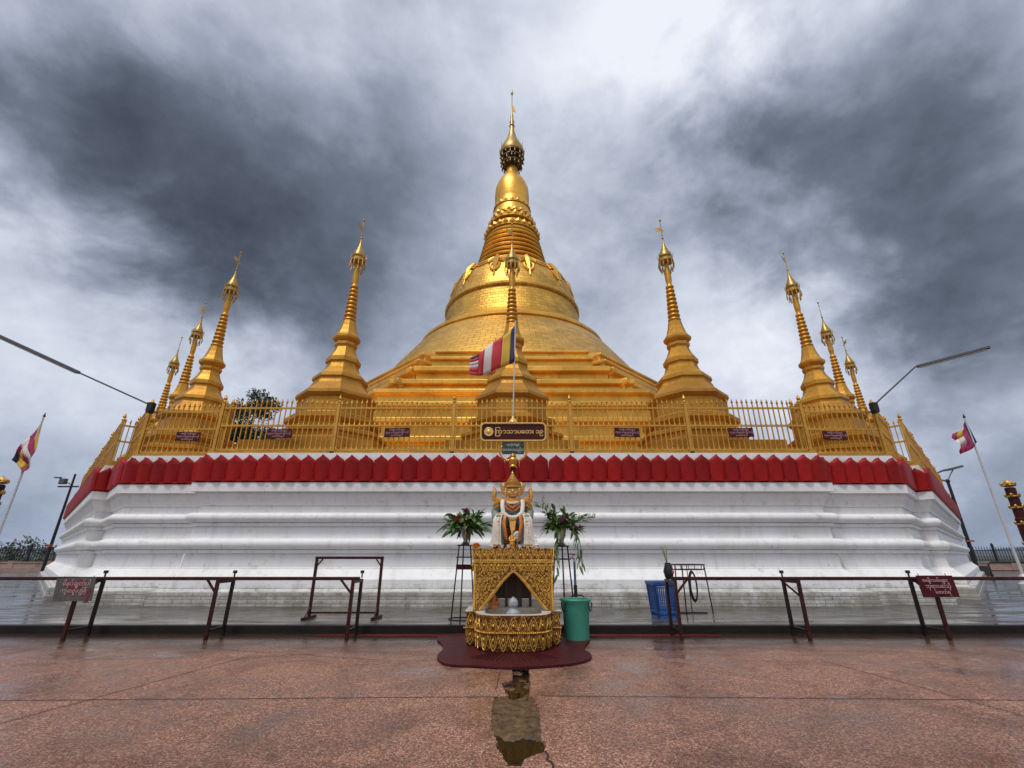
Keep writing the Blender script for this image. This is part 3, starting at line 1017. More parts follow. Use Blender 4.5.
# ------------------------------------------------------------------ ring of small stupas
def small_stupa():
    """height about 10.3 m above the terrace floor"""
    root = empty('small_stupa')
    Z = 3.99
    O = pi / 8
    b = MB()
    k8 = 1 / cos(pi / 8)

    def oct_(prof):
        b.lathe([(r * k8, z - Z) for r, z in prof], 8, rot=O)
    # square-ish stepped foot under octagonal tiers
    for w, za, zb in ((4.9, 3.99, 4.25), (4.5, 4.25, 4.52)):
        b.box((0, 0, (za + zb) / 2 - Z), (w, w, zb - za))
    oct_([(2.1, 4.5), (2.1, 4.66), (1.98, 4.72), (1.82, 4.74), (1.82, 4.9), (1.9, 4.94), (1.9, 5.04), (1.74, 5.1), (1.56, 5.13), (1.50, 5.16), (1.50, 5.28), (1.58, 5.34), (1.66, 5.42), (1.66, 5.56), (1.52, 5.6), (1.36, 5.66), (1.32, 5.7), (1.32, 6.16), (1.4, 6.22), (1.46, 6.3), (1.46, 6.42),
          (1.40, 6.46), (1.08, 6.86), (1.04, 7.0)])
    b.build('stepped_base', M['small_gold_base'], root, False)
    b = MB()
    oct_([(1.0, 6.9), (1.0, 6.98), (1.02, 7.08), (1.08, 7.16), (1.08, 7.28), (1.02, 7.32), (.70, 7.66), (.64, 7.84), (.64, 7.9)])
    oct_([(.60, 7.8), (.62, 7.88), (.70, 7.96), (.70, 8.12), (.66, 8.16), (.48, 8.42), (.40, 8.62)])
    oct_([(.38, 8.55), (.40, 8.66), (.44, 8.74), (.44, 8.84), (.40, 8.88), (.50, 8.98), (.52, 9.04), (.52, 9.12), (.47, 9.18), (.41, 9.24), (.36, 9.36), (.29, 9.62), (.245, 9.86)])
    b.build('octagonal_tier', M['small_gold'], root, False)
    b = MB()
    pr = [(.22, 9.8)]
    n = 9
    for i in range(n):
        f = i / n
        r = .25 + (.15 - .25) * f
        z = 9.86 + (11.45 - 9.86) * f
        dz = (11.45 - 9.86) / n
        pr += [(r - .045, z)] + half_round(r - .03, z + .1 * dz, z + .7 * dz, .045, 4) + [(r - .05, z + .85 * dz)]
    pr += [(.105, 11.5), (.13, 11.6), (.14, 11.75), (.13, 11.95), (.10, 12.2), (.07, 12.4)]
    b.lathe([(r, z - Z) for r, z in pr], 20)
    b.build('ringed_spire', M['small_gold'], root, True, 35)
    b = MB()
    b.lathe([(.25, 12.32 - Z), (.31, 12.36 - Z), (.31, 12.46 - Z), (.25, 12.5 - Z), (.29, 12.56 - Z), (.28, 12.64 - Z), (.19, 12.78 - Z), (.10, 12.96 - Z), (.055, 13.1 - Z), (.03, 13.3 - Z)], 14)
    for k in range(11):
        a = 2 * pi * k / 11
        x, y = .31 * cos(a), .31 * sin(a)
        b.tube([(x, y, 12.4 - Z), (x * 1.06, y * 1.06, 12.2 - Z), (x * 1.04, y * 1.04, 12.1 - Z)], [.012, .035, .015], 5)
        b.tube([(x * .8, y * .8, 12.15 - Z), (x * .82, y * .82, 11.98 - Z)], [.012, .03], 5)
        b.tube([(x, y, 12.48 - Z), (x * 1.15, y * 1.15, 12.66 - Z)], [.02, .006], 4)
    h = b.build('umbrella', M['filigree'], root, True, 35)
    b = MB()
    b.tube([(0, 0, 13.2 - Z), (0, 0, 14.25 - Z)], .018, 6)
    for zz, rr in ((13.35, .05), (13.5, .035), (14.22, .055), (14.0, .03)):
        b.ball((0, 0, zz - Z), rr, 8, 6)
    # pierced bird-shaped vane
    b.prism([(-.02, -.008, 13.72 - Z), (-.24, -.008, 13.78 - Z), (-.2, -.008, 13.86 - Z), (-.3, -.008, 13.95 - Z), (-.08, -.008, 13.92 - Z), (-.02, -.008, 13.9 - Z)], (0, .016, 0))
    b.prism([(.02, -.008, 13.62 - Z), (.11, -.008, 13.68 - Z), (.02, -.008, 13.76 - Z)], (0, .016, 0))
    b.build('vane', M['filigree'], root)
    return root


GS = 'small gold stupas ringing the great stupa'
KN = [(4.0, 4.0), (6.3, 6.3), (7.2, 7.06), (8.1, 7.86), (9.15, 8.83), (9.86, 9.48), (11.45, 11.1), (12.4, 12.2), (13.2, 13.15), (15, 15)]
RN = [(4.0, 1.0), (6.2, .98), (6.9, .94), (7.3, .90), (8.2, .90), (9.0, .98), (9.9, 1.0), (15, 1.0)]


def pw(t, x):
    for (a, fa), (b, fb) in zip(t, t[1:]):
        if x <= b:
            return fa + (fb - fa) * max(0, (x - a)) / (b - a)
    return t[-1][1]


RING, OFF, OFD = 24.8, 6.2, 6.45
n0, t0 = side_frame(0)
nl, tl = side_frame(-pi / 4)
nr, tr = side_frame(pi / 4)
spots = [
    (PC + n0 * RING, .93, 20, 'slender gold stupa standing centrally behind the flag, in line with the great spire'),
    (PC + n0 * RING - t0 * OFF, 1, 60, 'tall slender gold stupa between the dark tree and the great stupa'),
    (PC + n0 * RING + t0 * OFF, 1, -35, 'tall slender gold stupa beside the great stupa, above the blue basket side'),
    (PC + nl * RING + tl * OFD, 1, 80, 'gold stupa on the outer side of the tree, largest of its slanting row'),
    (PC + nr * RING - tr * OFD, 1, 0, 'gold stupa on the treeless side, largest of its slanting row'),
    (PC + nl * RING, 1, 50, 'middle gold stupa of the slanting row of three on the tree side'),
    (PC + nr * RING, 1, 10, 'middle gold stupa of the slanting row of three on the treeless side'),
    (PC + nl * RING - tl * OFF, 1, 15, 'smallest-looking gold stupa, above the fence lamp on the tree side'),
    (PC + nr * RING + tr * OFF, 1, 40, 'smallest-looking gold stupa, above the fence lamp on the treeless side'),
]
proto = None
for p, s, vrot, lab in spots:
    if proto is None:
        o = proto = small_stupa()
        for ch in o.children:
            for v in ch.data.vertices:
                z = v.co.z + 3.99
                k = pw(RN, z)
                v.co.x *= k
                v.co.y *= k
                v.co.z = pw(KN, z) - 3.99
    else:
        o = copy_tree(proto)
    o.location = (p.x, p.y, 3.99)
    o.scale = (s * (.96 if s < 1 else .9), s * (.96 if s < 1 else .9), 1.0 if s < 1 else (1.02 if abs(p.x) < 8 else 1.06))
    d = p - PC
    o.rotation_euler.z = math.atan2(d.x, -d.y) if abs(d.x) > 8 else 0.0
    for ch in o.children:
        if ch.name.startswith('vane'):
            ch.rotation_euler.z = R(vrot)
    tag(o, lab, 'stupa', GS)

# ------------------------------------------------------------------ gold fence
FZ = 4.03


def fence_post(parent, p, rz=0.0):
    b = MB()
    b.box((0, 0, .78), (.085, .085, 1.50))
    b.box((0, 0, .06), (.13, .13, .12))
    b.lathe([(.055, 1.53), (.062, 1.56), (.03, 1.6), (.055, 1.66), (.03, 1.73), (0, 1.80)], 8)
    o = b.build('post', M['fence_gold'], parent, True, 35)
    o.location = p
    o.rotation_euler.z = rz
    return o


def fence_grille(parent, p, q, plates=True):
    """one bay of pointed bars between rails"""
    d = q - p
    Ln = d.length
    b = MB()
    rq = random.Random(int(abs(p.x * 31 + p.y * 17)))
    for z, h in ((.10, .06), (.82, .05), (1.36, .05)):
        b.box((Ln / 2, 0, z), (Ln - .06, .045, h))
    n = max(2, round(Ln / .152))
    for i in range(n):
        x = Ln * (i + .5) / n
        top = 1.50 + (.06 * sin(pi * (i + .5) / n) if Ln > 2 else 0) + rq.uniform(-.012, .012)
        lean = rq.uniform(-.006, .006)
        b.tube([(x, 0, .1), (x + lean, 0, top)], .0195, 4)
        b.tube([(x + lean, 0, top - .06), (x + lean, 0, top - .01), (x + lean, 0, top + .10)], [.014, .036, .002], 4)
        # collar and cup above the mid rail
        b.tube([(x, 0, .85), (x, 0, .90)], [.034, .018], 4)
        b.tube([(x, 0, .13), (x, 0, .20)], [.032, .016], 4)
    o = b.build('grille', M['fence_gold'], parent)
    o.location = p
    o.rotation_euler.z = math.atan2(d.y, d.x)
    return o


fence_things = []
FO = -.20
for a, lab in ((0, 'gold picket railing with spear tips along the front of the white plinth'),
               (-pi / 4, 'gold picket railing slanting away along the plinth edge on the tree side'),
               (pi / 4, 'gold picket railing slanting away along the plinth edge on the treeless side')):
    n, t = side_frame(a)
    base = PC + n * (AP + FO)
    fo = empty('gold_fence', (base.x, base.y, FZ), a, lab, 'fence', 'gold railings on the plinth edge')
    hp, d = HP + FO, -.4
    hc = (AR + FO) * T225
    path = [Vector((-hc, -d, 0)), Vector((-hp, -d, 0))] + [Vector((-hp + 2 * hp * i / 5, 0, 0)) for i in range(6)] + [Vector((hp, -d, 0)), Vector((hc, -d, 0))]
    b = MB()
    for p, q in zip(path, path[1:]):
        m = (p + q) / 2
        v = q - p
        b.box((m.x, m.y, .02), (v.length + .12, .16, .05), math.atan2(v.y, v.x))
    b.build('base_rail', M['fence_gold'], fo)
    for p, q in zip(path, path[1:]):
        fence_grille(fo, p, q)
    for p in (path[2:-2] if a else path[:]):
        fence_post(fo, p)
    for p in ((path[1], path[-2]) if a else ()):
        fence_post(fo, p)
    fence_things.append(fo)

# notices wired to the railing
NG = 'maroon notices wired to the gold railing'
notes = [(188, 436.5, 'small maroon notice with pale writing on the end bay of railing, tree side'),
         (279, 433.5, 'maroon notice on the railing before the dark tree foliage'),
         (397, 432.5, 'maroon notice on the railing between the tree-side tall stupa and the flag'),
         (627, 432.5, 'maroon notice on the railing between the flag and the treeless-side tall stupa'),
         (741, 432.5, 'maroon notice on the railing with bright sky through the bars behind'),
         (835, 435.5, 'small maroon notice on the end bay of railing, treeless side')]
for px, py, lab in notes:
    Y = (PC.y - AP - FO - .06) if 222 < px < 802 else (PC.y - AR - FO - .06)
    p = at(px, py, Y)
    s = empty('railing_notice', p, 0, lab, 'notice', NG)
    b = MB()
    b.box((0, 0, 0), (.72, .02, .27))
    b.build('plate', M['sign_maroon'], s)
    for i, tx in enumerate(("အမျိုးသမီးများ", "ဘုရားပရဝုဏ်တွင်းသို့", "မတက်ရပါ")):
        text_mesh(tx, .075, M['letter_pink'], s, Matrix.Translation((0, -.013, .085 - .085 * i)) @ UPRIGHT)
    s.rotation_euler = (0, R(random.Random(px).uniform(-2, 2)), 0)

# long lamps clamped to the railing corners
for sx, cpx, mid, end, lab in ((-1, (151, 407), at(82, 374, 12.5), at(-14, 330, 11.5), 'long grey tube lamp on a thin arm from the railing corner, tree side'),
                               (1, (874, 407), at(915, 367, 12.5), at(990, 347, 11.5), 'long grey tube lamp on a thin arm from the railing corner, treeless side')):
    p0 = at(cpx[0], cpx[1], 13.0)
    lp = empty('tube_lamp', p0, 0, lab, 'lamp', 'tube lamps clamped to the railing corners')
    b = MB()
    b.box((0, 0, 0), (.16, .16, .26))
    b.box((0.0, .0, -.16), (.10, .20, .06))
    b.build('clamp', M['black'], lp)
    m_, e_ = mid - p0, end - p0
    MB().tube([(0, 0, .05), m_, m_ + (e_ - m_) * .06], .024, 8).build('arm', M['lamp_grey'], lp, True, 40)
    b = MB()
    dd = (e_ - m_)
    b.tube([m_ + dd * .02, m_ + dd * .03, m_ + dd * .985, e_], [.03, .062, .062, .04], 6, flat=.8)
    b.build('housing', M['lamp_grey'], lp)
    off = Vector((0, 0, -.045))
    MB().tube([m_ + dd * .06 + off, m_ + dd * .95 + off], .03, 8).build('tube', M['lamp_tube'], lp, True, 40)

# ------------------------------------------------------------------ shrine in front
SY = 7.75
shrine = empty('gilded_shrine', (0.02, SY, 0), label='carved gilded shrine cabinet with triangular opening and rounded basin counter', cat='shrine')
ZB0, ZB1 = .06, .47


def base_outline(o=0.0):
    pts = [(-.76 - o, .66), (-.76 - o, -.03 - o), (-.585 - o, -.03 - o)]
    for i in range(17):
        a = pi + pi * i / 16
        ca, sa = cos(a), sin(a)
        pts.append(((.575 + o) * math.copysign(abs(ca) ** .55, ca), -.10 + (.47 + o) * math.copysign(abs(sa) ** .9, sa)))
    pts += [(.585 + o, -.03 - o), (.76 + o, -.03 - o), (.76 + o, .66)]
    return pts


b = MB()
b.rings([[(x, y, z) for x, y in base_outline(o)] for o, z in ((-.05, 0), (-.05, .07), (0, .075), (0, .24), (.02, .25), (.02, .285), (0, .295), (0, .455), (.03, .46), (.03, .49))], close_top=False)
b.build('counter_wall', M['carve_deep'], shrine, True, 30)
shrine.scale = (.945, 1, 1)
# basin counter top as a ring round the sunken basin
b = MB()
out_ = base_outline(.03)
inn = []
for x, y in out_:
    inn.append((max(-.46, min(.46, x * .80)), max(-.40, min(.45, y * .78 + .02))))
vo = [b.bm.verts.new((x, y, .492)) for x, y in out_]
vi = [b.bm.verts.new((x, y, .492)) for x, y in inn]
vd = [b.bm.verts.new((x, y, .30)) for x, y in inn]
for k in range(len(vo)):
    k2 = (k + 1) % len(vo)
    b.bm.faces.new((vo[k], vo[k2], vi[k2], vi[k]))
    b.bm.faces.new((vi[k], vi[k2], vd[k2], vd[k]))
b.bm.faces.new(vd)
bmesh.ops.remove_doubles(b.bm, verts=b.bm.verts, dist=.0005)
b.build('basin_rim', M['cream'], shrine)


def leaf_relief(b, mtx, w, h, up=True, depth=.03):
    """pointed leaf with raised outline and boss"""
    sg = 1 if up else -1
    pts = []
    for i in range(11):
        f = i / 10
        x = w / 2 * (1 - f) ** .55 if f > .25 else w / 2 * (.88 + .12 * f / .25)
        pts.append((x, f))
    loop = [(-x, z) for x, z in pts] + [(x, z) for x, z in pts[::-1]]
    P = [mtx @ Vector((x, -.012, sg * z * h)) for x, z in loop]
    b.tube(P, .0075, 4, False)
    loop2 = [mtx @ Vector((x * .55, -.014, sg * (z * .62 + .1) * h)) for x, z in loop]
    b.tube(loop2, .006, 4, False)
    m2 = mtx @ Matrix.Translation((0, -.01, sg * h * .34))
    st = len(b.bm.verts)
    b.ball((0, 0, 0), (w * .14, depth, h * .16), 6, 4)
    b.bm.verts.ensure_lookup_table()
    for v in b.bm.verts[st:]:
        v.co = m2 @ v.co


def frieze(b, path, z, w, h, up=True):
    """leaves set along a plan path facing outwards"""
    pts = [Vector((x, y, 0)) for x, y in path]
    tot = sum((q - p).length for p, q in zip(pts, pts[1:]))
    n = max(1, round(tot / w))
    for i in range(n):
        s = tot * (i + .5) / n
        for p, q in zip(pts, pts[1:]):
            l = (q - p).length
            if s <= l:
                c = p.lerp(q, s / l)
                d = (q - p).normalized()
                break
            s -= l
        leaf_relief(b, Matrix.Translation((c.x, c.y, z)) @ Matrix.Rotation(math.atan2(d.y, d.x), 4, 'Z'), tot / n * .98, h, up)


b = MB()
bo = base_outline(0.004)
frieze(b, bo[1:-1], .30, .145, .165, True)
frieze(b, bo[1:-1], .245, .145, .20, False)
for x, y in []:
    pass
o2 = base_outline(.03)
dense = []
for p, q in zip(o2[1:-1], o2[2:-1]):
    l = math.hypot(q[0] - p[0], q[1] - p[1])
    k = max(1, int(l / .028))
    for i in range(k):
        dense.append((p[0] + (q[0] - p[0]) * i / k, p[1] + (q[1] - p[1]) * i / k))
for x, y in dense:
    b.ball((x, y, .268), .0135, 6, 4)
b.build('counter_carving', M['carve'], shrine, True, 50)

# cabinet: front panel with a triangular opening, sides, top
CX, CZ0, CZ1, CD = .665, .47, 1.40, .68
b = MB()
b.box((-CX + .02, .35, 1.24), (.04, CD - .06, .30))
b.box((-CX + .02, .64, .86), (.05, .05, .76))
b.box((CX - .02, .35, 1.24), (.04, CD - .06, .30))
b.box((CX - .02, .64, .86), (.05, .05, .76))
b.box((0, .36, CZ1 - .02), (2 * CX + .04, CD + .02, .04))
b.build('cabinet_side', M['carve_deep'], shrine)
b = MB()
zz = .494
fp = [(-CX, zz), (-.56, zz), (-.40, .66), (-.22, .87), (-.08, 1.0), (0, 1.04), (.08, 1.0), (.22, .87), (.40, .66), (.56, zz), (CX, zz), (CX, CZ1 - .04), (-CX, CZ1 - .04)]
lower = fp[:11]
fv, bv_ = [], []
for y, row in ((0, fv), (.05, bv_)):
    for x, z in lower:
        row.append((b.bm.verts.new((x, y, z)), b.bm.verts.new((x, y, CZ1 - .04))))
for k in range(len(lower) - 1):
    (a0, a1), (c0, c1) = fv[k], fv[k + 1]
    (d0, d1), (e0, e1) = bv_[k], bv_[k + 1]
    b.bm.faces.new((a0, c0, c1, a1))
    b.bm.faces.new((d0, d1, e1, e0))
    b.bm.faces.new((a0, d0, e0, c0))
b.build('front_panel', M['carve_deep'], shrine)
b = MB()
frieze(b, [(-CX - .01, .6), (-CX - .01, -.008), (CX + .01, -.008), (CX + .01, .6)], 1.235, .12, .18, True)
frieze(b, [(-CX - .01, .6), (-CX - .01, -.008), (CX + .01, -.008), (CX + .01, .6)], 1.185, .12, .125, False)
b.box((0, -.015, 1.225), (2 * CX + .04, .03, .018))
b.box((0, -.015, 1.192), (2 * CX + .04, .03, .014))
for i in range(44):
    b.ball((-CX + 2 * CX * (i + .5) / 44, -.02, 1.208), .014, 6, 4)
# raised border along the opening and scrollwork on the two spandrels
for sx in (-1, 1):
    b.tube([(sx * x, -.012, z + .014) for x, z in fp[1:6]], .016, 6)
    b.tube([(sx * (x + .045), -.01, z + .03) for x, z in fp[1:6]][:5], .009, 5)
    b.box((sx * (CX - .02), -.012, .84), (.035, .024, .66))
    for i in range(22):
        b.ball((sx * (CX - .055), -.012, .52 + .03 * i), .011, 6, 4)
    rs = random.Random(4)
    gx_ = 0
    zc_ = .56
    while zc_ < 1.16:
        xo = .06 + (.03 if int(zc_ * 100) % 2 else 0)
        while xo < .60:
            zl = 0
            for (xa, za), (xb, zb) in zip(fp[1:6][::-1], fp[1:6][::-1][1:]):
                xa, xb = abs(xa), abs(xb)
                if xa <= xo <= xb:
                    zl = za + (zb - za) * (xo - xa) / (xb - xa)
            if xo > .555:
                zl = .52
            if zc_ > zl + .075:
                cx, cz, rr = xo + rs.uniform(-.01, .01), zc_ + rs.uniform(-.01, .01), rs.uniform(.022, .030)
                tt = rs.uniform(0, 6)
                b.tube([(sx * (cx + rr * (1 - q_ / 12) * cos(tt + q_ * .62)), -.012, cz + rr * (1 - q_ / 12) * sin(tt + q_ * .62)) for q_ in range(11)], .0075, 4)
                b.ball((sx * cx, -.012, cz), rr * .32, 6, 4)
                b.ball((sx * (cx + .031), -.006, cz + .031), (.011, .012, .011), 5, 4)
            xo += .062
        zc_ += .058
b.build('cabinet_carving', M['carve'], shrine, True, 50)
# inside: drape between posts, low tiled back; the sides are open to the plinth behind
b = MB()
b.box((0, .60, 1.0), (.62, .04, .76))
b.box((0, .60, 1.27), (2 * CX - .08, .05, .2))
for x in (-.30, -.12, .08, .13, .30):
    b.box((x, .54, .86), (.045, .05, .72))
b.build('inner_board', M['dark_wood'], shrine)
b = MB()
b.box((0, .56, .545), (1.18, .05, .13))
b.build('back_tile', M['cream'], shrine)

# things on and in the shrine
sf = empty('stone_figure', (0.02, SY - .20, .302), label='small grey stone figure sitting in the shrine basin', cat='figurine')
b = MB()
b.lathe([(.13, 0), (.14, .03), (.11, .06), (.115, .12), (.105, .19), (.06, .235), (.055, .25), (.075, .29), (.07, .34), (.045, .375), (.015, .40), (0, .41)], 16, sx=1.0, sy=.85)
b.ball((-.105, -.02, .10), (.035, .05, .07), 8, 6)
b.ball((.105, -.02, .10), (.035, .05, .07), 8, 6)
b.tube([(-.1, -.05, .05), (0, -.12, .045), (.1, -.05, .05)], .035, 8)
o = b.build('body', M['stone_grey'], sf, True)
rm = o.modifiers.new('remesh', 'REMESH')
rm.mode, rm.voxel_size, rm.use_smooth_shade = 'VOXEL', .011, True

kp = empty('keeper_figure', (-.30, SY + .18, .5), label='small orange and dark figurine inside the shrine opening', cat='figurine')
b = MB()
b.lathe([(.085, 0), (.09, .04), (.06, .1), (.055, .17), (.035, .21), (.03, .225), (.045, .26), (.04, .30), (.015, .33), (0, .34)], 12, sx=1, sy=.8)
b.tube([(-.05, 0, .18), (-.08, -.05, .11), (-.03, -.07, .07)], .02, 6)
b.tube([(.05, 0, .18), (.08, -.05, .11), (.03, -.07, .07)], .02, 6)
b.build('body', M['stat_orange'], kp, True)
b = MB()
b.lathe([(.05, .25), (.052, .29), (.04, .325), (0, .345)], 10)
b.build('hair', M['stat_dark'], kp, True)


def figurine(name, loc, m, s, label):
    r = empty(name, loc, 0, label, 'figurine')
    b = MB()
    b.lathe([(.05, 0), (.055, .02), (.045, .03), (.05, .05), (.03, .09), (.034, .13), (.014, .155), (.022, .18), (.02, .205), (.008, .225), (0, .24)], 12)
    b.tube([(-.03, 0, .13), (-.05, -.02, .08), (-.015, -.04, .06)], .012, 6)
    b.tube([(.03, 0, .13), (.05, -.02, .08), (.015, -.04, .06)], .012, 6)
    b.ball((0, -.025, .055), (.06, .035, .02), 10, 6)
    b.build('body', m, r, True)
    r.scale = (s, s, s)
    return r


TOPZ = 1.402
figurine('figurine', (.39, SY + .10, TOPZ), M['porcelain'], .9, 'small white seated figurine beside the trailing-leaf bouquet')
figurine('figurine', (-.27, SY + .10, TOPZ), M['brown_wood'], .85, 'small brown figurine on the shrine top near the marigold')
gb = figurine('figurine', (.0, SY + .10, TOPZ + .06), M['stat_gold'], 1.0, 'little gold seated Buddha on a stand at the large statue\'s feet')
b = MB()
b.lathe([(.085, -.06), (.09, -.045), (.06, -.035), (.06, -.015), (.08, -.005), (.08, 0)], 12)
b.build('stand', M['stat_gold'], gb, True, 40)
sh = MB()
sh.lathe([(0, -.02), (.05, -.015), (.085, 0), (.05, .015), (0, .02)], 16)
sh.tube([(.06 * cos(i * .5) * (1 - i / 22), .06 * sin(i * .5) * (1 - i / 22), .018) for i in range(20)], .012, 5)
so = sh.build('white_rosette', M['porcelain'], None, True, 40)
so.location = (.085, SY + .2, TOPZ + .19)
so.rotation_euler = (pi / 2, 0, .15)
b = MB()
b.tube([(0, 0, -.0), (0, .012, .0)], .01, 6)
tag(so, 'white shell rosette propped between the large statue\'s shins', 'ornament')
b = MB()
b.tube([(.085, SY + .235, TOPZ), (.085, SY + .225, TOPZ + .13)], .012, 6)
bpy_rod = b.build('rosette_stem', M['porcelain'])
bpy_rod.parent = so
bpy_rod.matrix_parent_inverse = Matrix.Translation(so.location).inverted() if False else (Matrix.Translation(so.location) @ so.rotation_euler.to_matrix().to_4x4()).inverted()
CG = 'offering cups in a row on the shrine top'
for i, (px, lab) in enumerate(((502, 'white offering cup, outermost of the row near the brown figurine'), (508.5, 'white offering cup between the brown figurine and little gold Buddha'), (520, 'white offering cup just past the little gold Buddha'),
                               (527.5, 'white offering cup midway between the gold Buddha and white figurine'), (543, 'white offering cup outermost, beyond the white figurine'))):
    b = MB()
    b.lathe([(.022, 0), (.026, .005), (.03, .04), (.034, .055), (.031, .055), (.027, .04), (.02, .012), (0, .01)], 12)
    o = b.build('offering_cup', M['porcelain'], None, True, 40)
    p = at(px, 544, SY + .03)
    o.location = (p.x, SY + .035, TOPZ)
    tag(o, lab, 'cup', CG)
mg = empty('marigold', (-.585, SY + .04, TOPZ), label='single orange marigold lying on the shrine corner', cat='flower')
b = MB()
rg_ = random.Random(2)
for i in range(70):
    f = i / 70
    a = i * 2.4
    rr = .07 * math.sqrt(f)
    z = .075 - .05 * f
    d = Vector((cos(a), sin(a), 0))
    c = d * rr + Vector((0, 0, z))
    s = Vector((-sin(a), cos(a), 0)) * .016
    b.face([c - s, c + d * .022 + Vector((0, 0, .008)) - s * .6, c + d * .026 + Vector((0, 0, .01)) + s * .6, c + s])
b.ball((0, 0, .035), (.055, .055, .035), 10, 6)
b.build('petal_head', M['marigold'], mg)

# ------------------------------------------------------------------ crowned seated statue
ST = empty('seated_statue', (0.01, SY + .42, TOPZ), label='crowned royal Buddha statue with gold face and teal robe, seated on the shrine', cat='statue')
ST.scale = (1.15, 1.05, 1.0)
zs = 0.0
b = MB()
# trunk, thighs, shins, arms and neck grow into one body
b.tube([(0, .04, .40), (0, .05, .52), (0, .04, .66), (0, .05, .78), (0, .05, .83)], [.17, .155, .175, .155, .07], 16)
b.tube([(0, .045, .80), (0, .03, .90)], [.065, .055], 12)
for s in (-1, 1):
    b.tube([(s * .09, .04, .42), (s * .17, -.12, .42), (s * .20, -.24, .42)], [.12, .11, .095], 14)
    b.tube([(s * .20, -.24, .43), (s * .19, -.23, .25), (s * .17, -.21, .06)], [.095, .08, .055], 12)
    b.tube([(s * .17, -.18, .05), (s * .17, -.30, .03), (s * .17, -.34, .025)], [.05, .042, .025], 10)
    b.tube([(s * .15, .05, .775), (s * .205, .04, .75), (s * .26, .03, .60), (s * .255, -.02, .50)], [.08, .085, .07, .058], 12)
    b.tube([(s * .255, -.02, .51), (s * .235, -.14, .505), (s * .21, -.22, .52)], [.056, .045, .036], 10)
    # hand resting on the knee: palm, four fingers, thumb
    b.ball((s * .205, -.25, .522), (.04, .05, .022), 10, 6)
    for k, (dx, ln) in enumerate(((-.028, .06), (-.010, .072), (.010, .068), (.027, .052))):
        x = s * .205 + dx
        b.tube([(x, -.28, .525), (x * 1.01, -.28 - ln * .6, .515), (x * 1.01, -.28 - ln, .488)], [.0125, .011, .008], 6)
    b.tube([(s * .17, -.23, .52), (s * .145, -.26, .505), (s * .138, -.285, .49)], [.013, .011, .008], 6)
o = b.build('body', M['stat_blue'], ST, True)
rm = o.modifiers.new('remesh', 'REMESH')
rm.mode, rm.voxel_size, rm.use_smooth_shade = 'VOXEL', .011, True
# seat block behind the legs
b = MB()
b.box((0, .08, .17), (.46, .34, .34))
b.box((0, .08, .02), (.56, .46, .04))
add_bev(b.build('seat_block', M['carve_deep'], ST), .015)
# head
b = MB()
b.ball((0, .0, .955), (.098, .105, .125), 20, 14)
b.ball((0, -.03, .90), (.07, .07, .06), 14, 10)
b.tube([(0, -.098, .985), (0, -.118, .945), (0, -.108, .935)], [.012, .021, .012], 8)
for s in (-1, 1):
    b.ball((s * .04, -.085, .972), (.03, .022, .017), 10, 6)
    b.ball((s * .045, -.07, .925), (.03, .03, .03), 10, 6)
    b.tube([(s * .10, .01, .99), (s * .108, .0, .95), (s * .105, .005, .88), (s * .098, .01, .85)], [.018, .024, .018, .014], 8)
b.ball((0, -.088, .895), (.028, .018, .010), 8, 6)
hd = b.build('head', M['stat_skin'], ST, True)
rm = hd.modifiers.new('remesh', 'REMESH')
rm.mode, rm.voxel_size, rm.use_smooth_shade = 'VOXEL', .006, True
b = MB()
for s in (-1, 1):
    b.tube([(s * (.014 + .012 * i), -.106 + .004 * abs(i - 2), .970 + .002 * abs(i - 2)) for i in range(5)], .0026, 5)
    b.tube([(s * (.014 + .013 * i), -.100 + .006 * i * .8, .998 + .004 * (2 - abs(i - 2))) for i in range(5)], .0024, 5)
b.build('eye_line', M['stat_dark'], hd)
b = MB()
b.tube([(-.026, -.098, .898), (-.01, -.108, .897), (0, -.109, .895), (.01, -.108, .897), (.026, -.098, .898)], .0055, 5)
b.build('lip', M['stat_red'], hd)
# crown
b = MB()
b.lathe([(.118, 1.015), (.13, 1.02), (.13, 1.05), (.118, 1.06), (.122, 1.085), (.10, 1.098), (.104, 1.118), (.08, 1.135), (.084, 1.155), (.058, 1.175), (.06, 1.195), (.038, 1.215), (.04, 1.232), (.022, 1.255), (.026, 1.272), (.010, 1.30), (0, 1.335)], 18, c=(0, .0, 0))
for k in range(13):
    a = pi + pi * k / 12
    m = Matrix.Translation((.125 * cos(a), .125 * sin(a), 1.04)) @ Matrix.Rotation(a + pi / 2, 4, 'Z')
    h = .10 if k == 6 else .07
    P = [m @ Vector(p) for p in ((-.02, 0, 0), (.02, 0, 0), (.024, -.01, h * .45), (0, -.018, h), (-.024, -.01, h * .45))]
    b.prism(P, m.to_3x3() @ Vector((0, .012, 0)))
for s in (-1, 1):
    # winged ear flanges that sweep up to points
    b.prism([(s * .10, .01, .86), (s * .15, .01, .90), (s * .165, .01, .97), (s * .185, .01, 1.05), (s * .215, .01, 1.13), (s * .165, .01, 1.08), (s * .125, .01, 1.04), (s * .11, .01, .95)], (0, .025, 0))
    b.tube([(s * .155, 0, .92), (s * .175, 0, 1.0), (s * .205, .0, 1.10)], [.014, .012, .004], 6)
b.build('crown', M['stat_gold'], ST, True, 35)
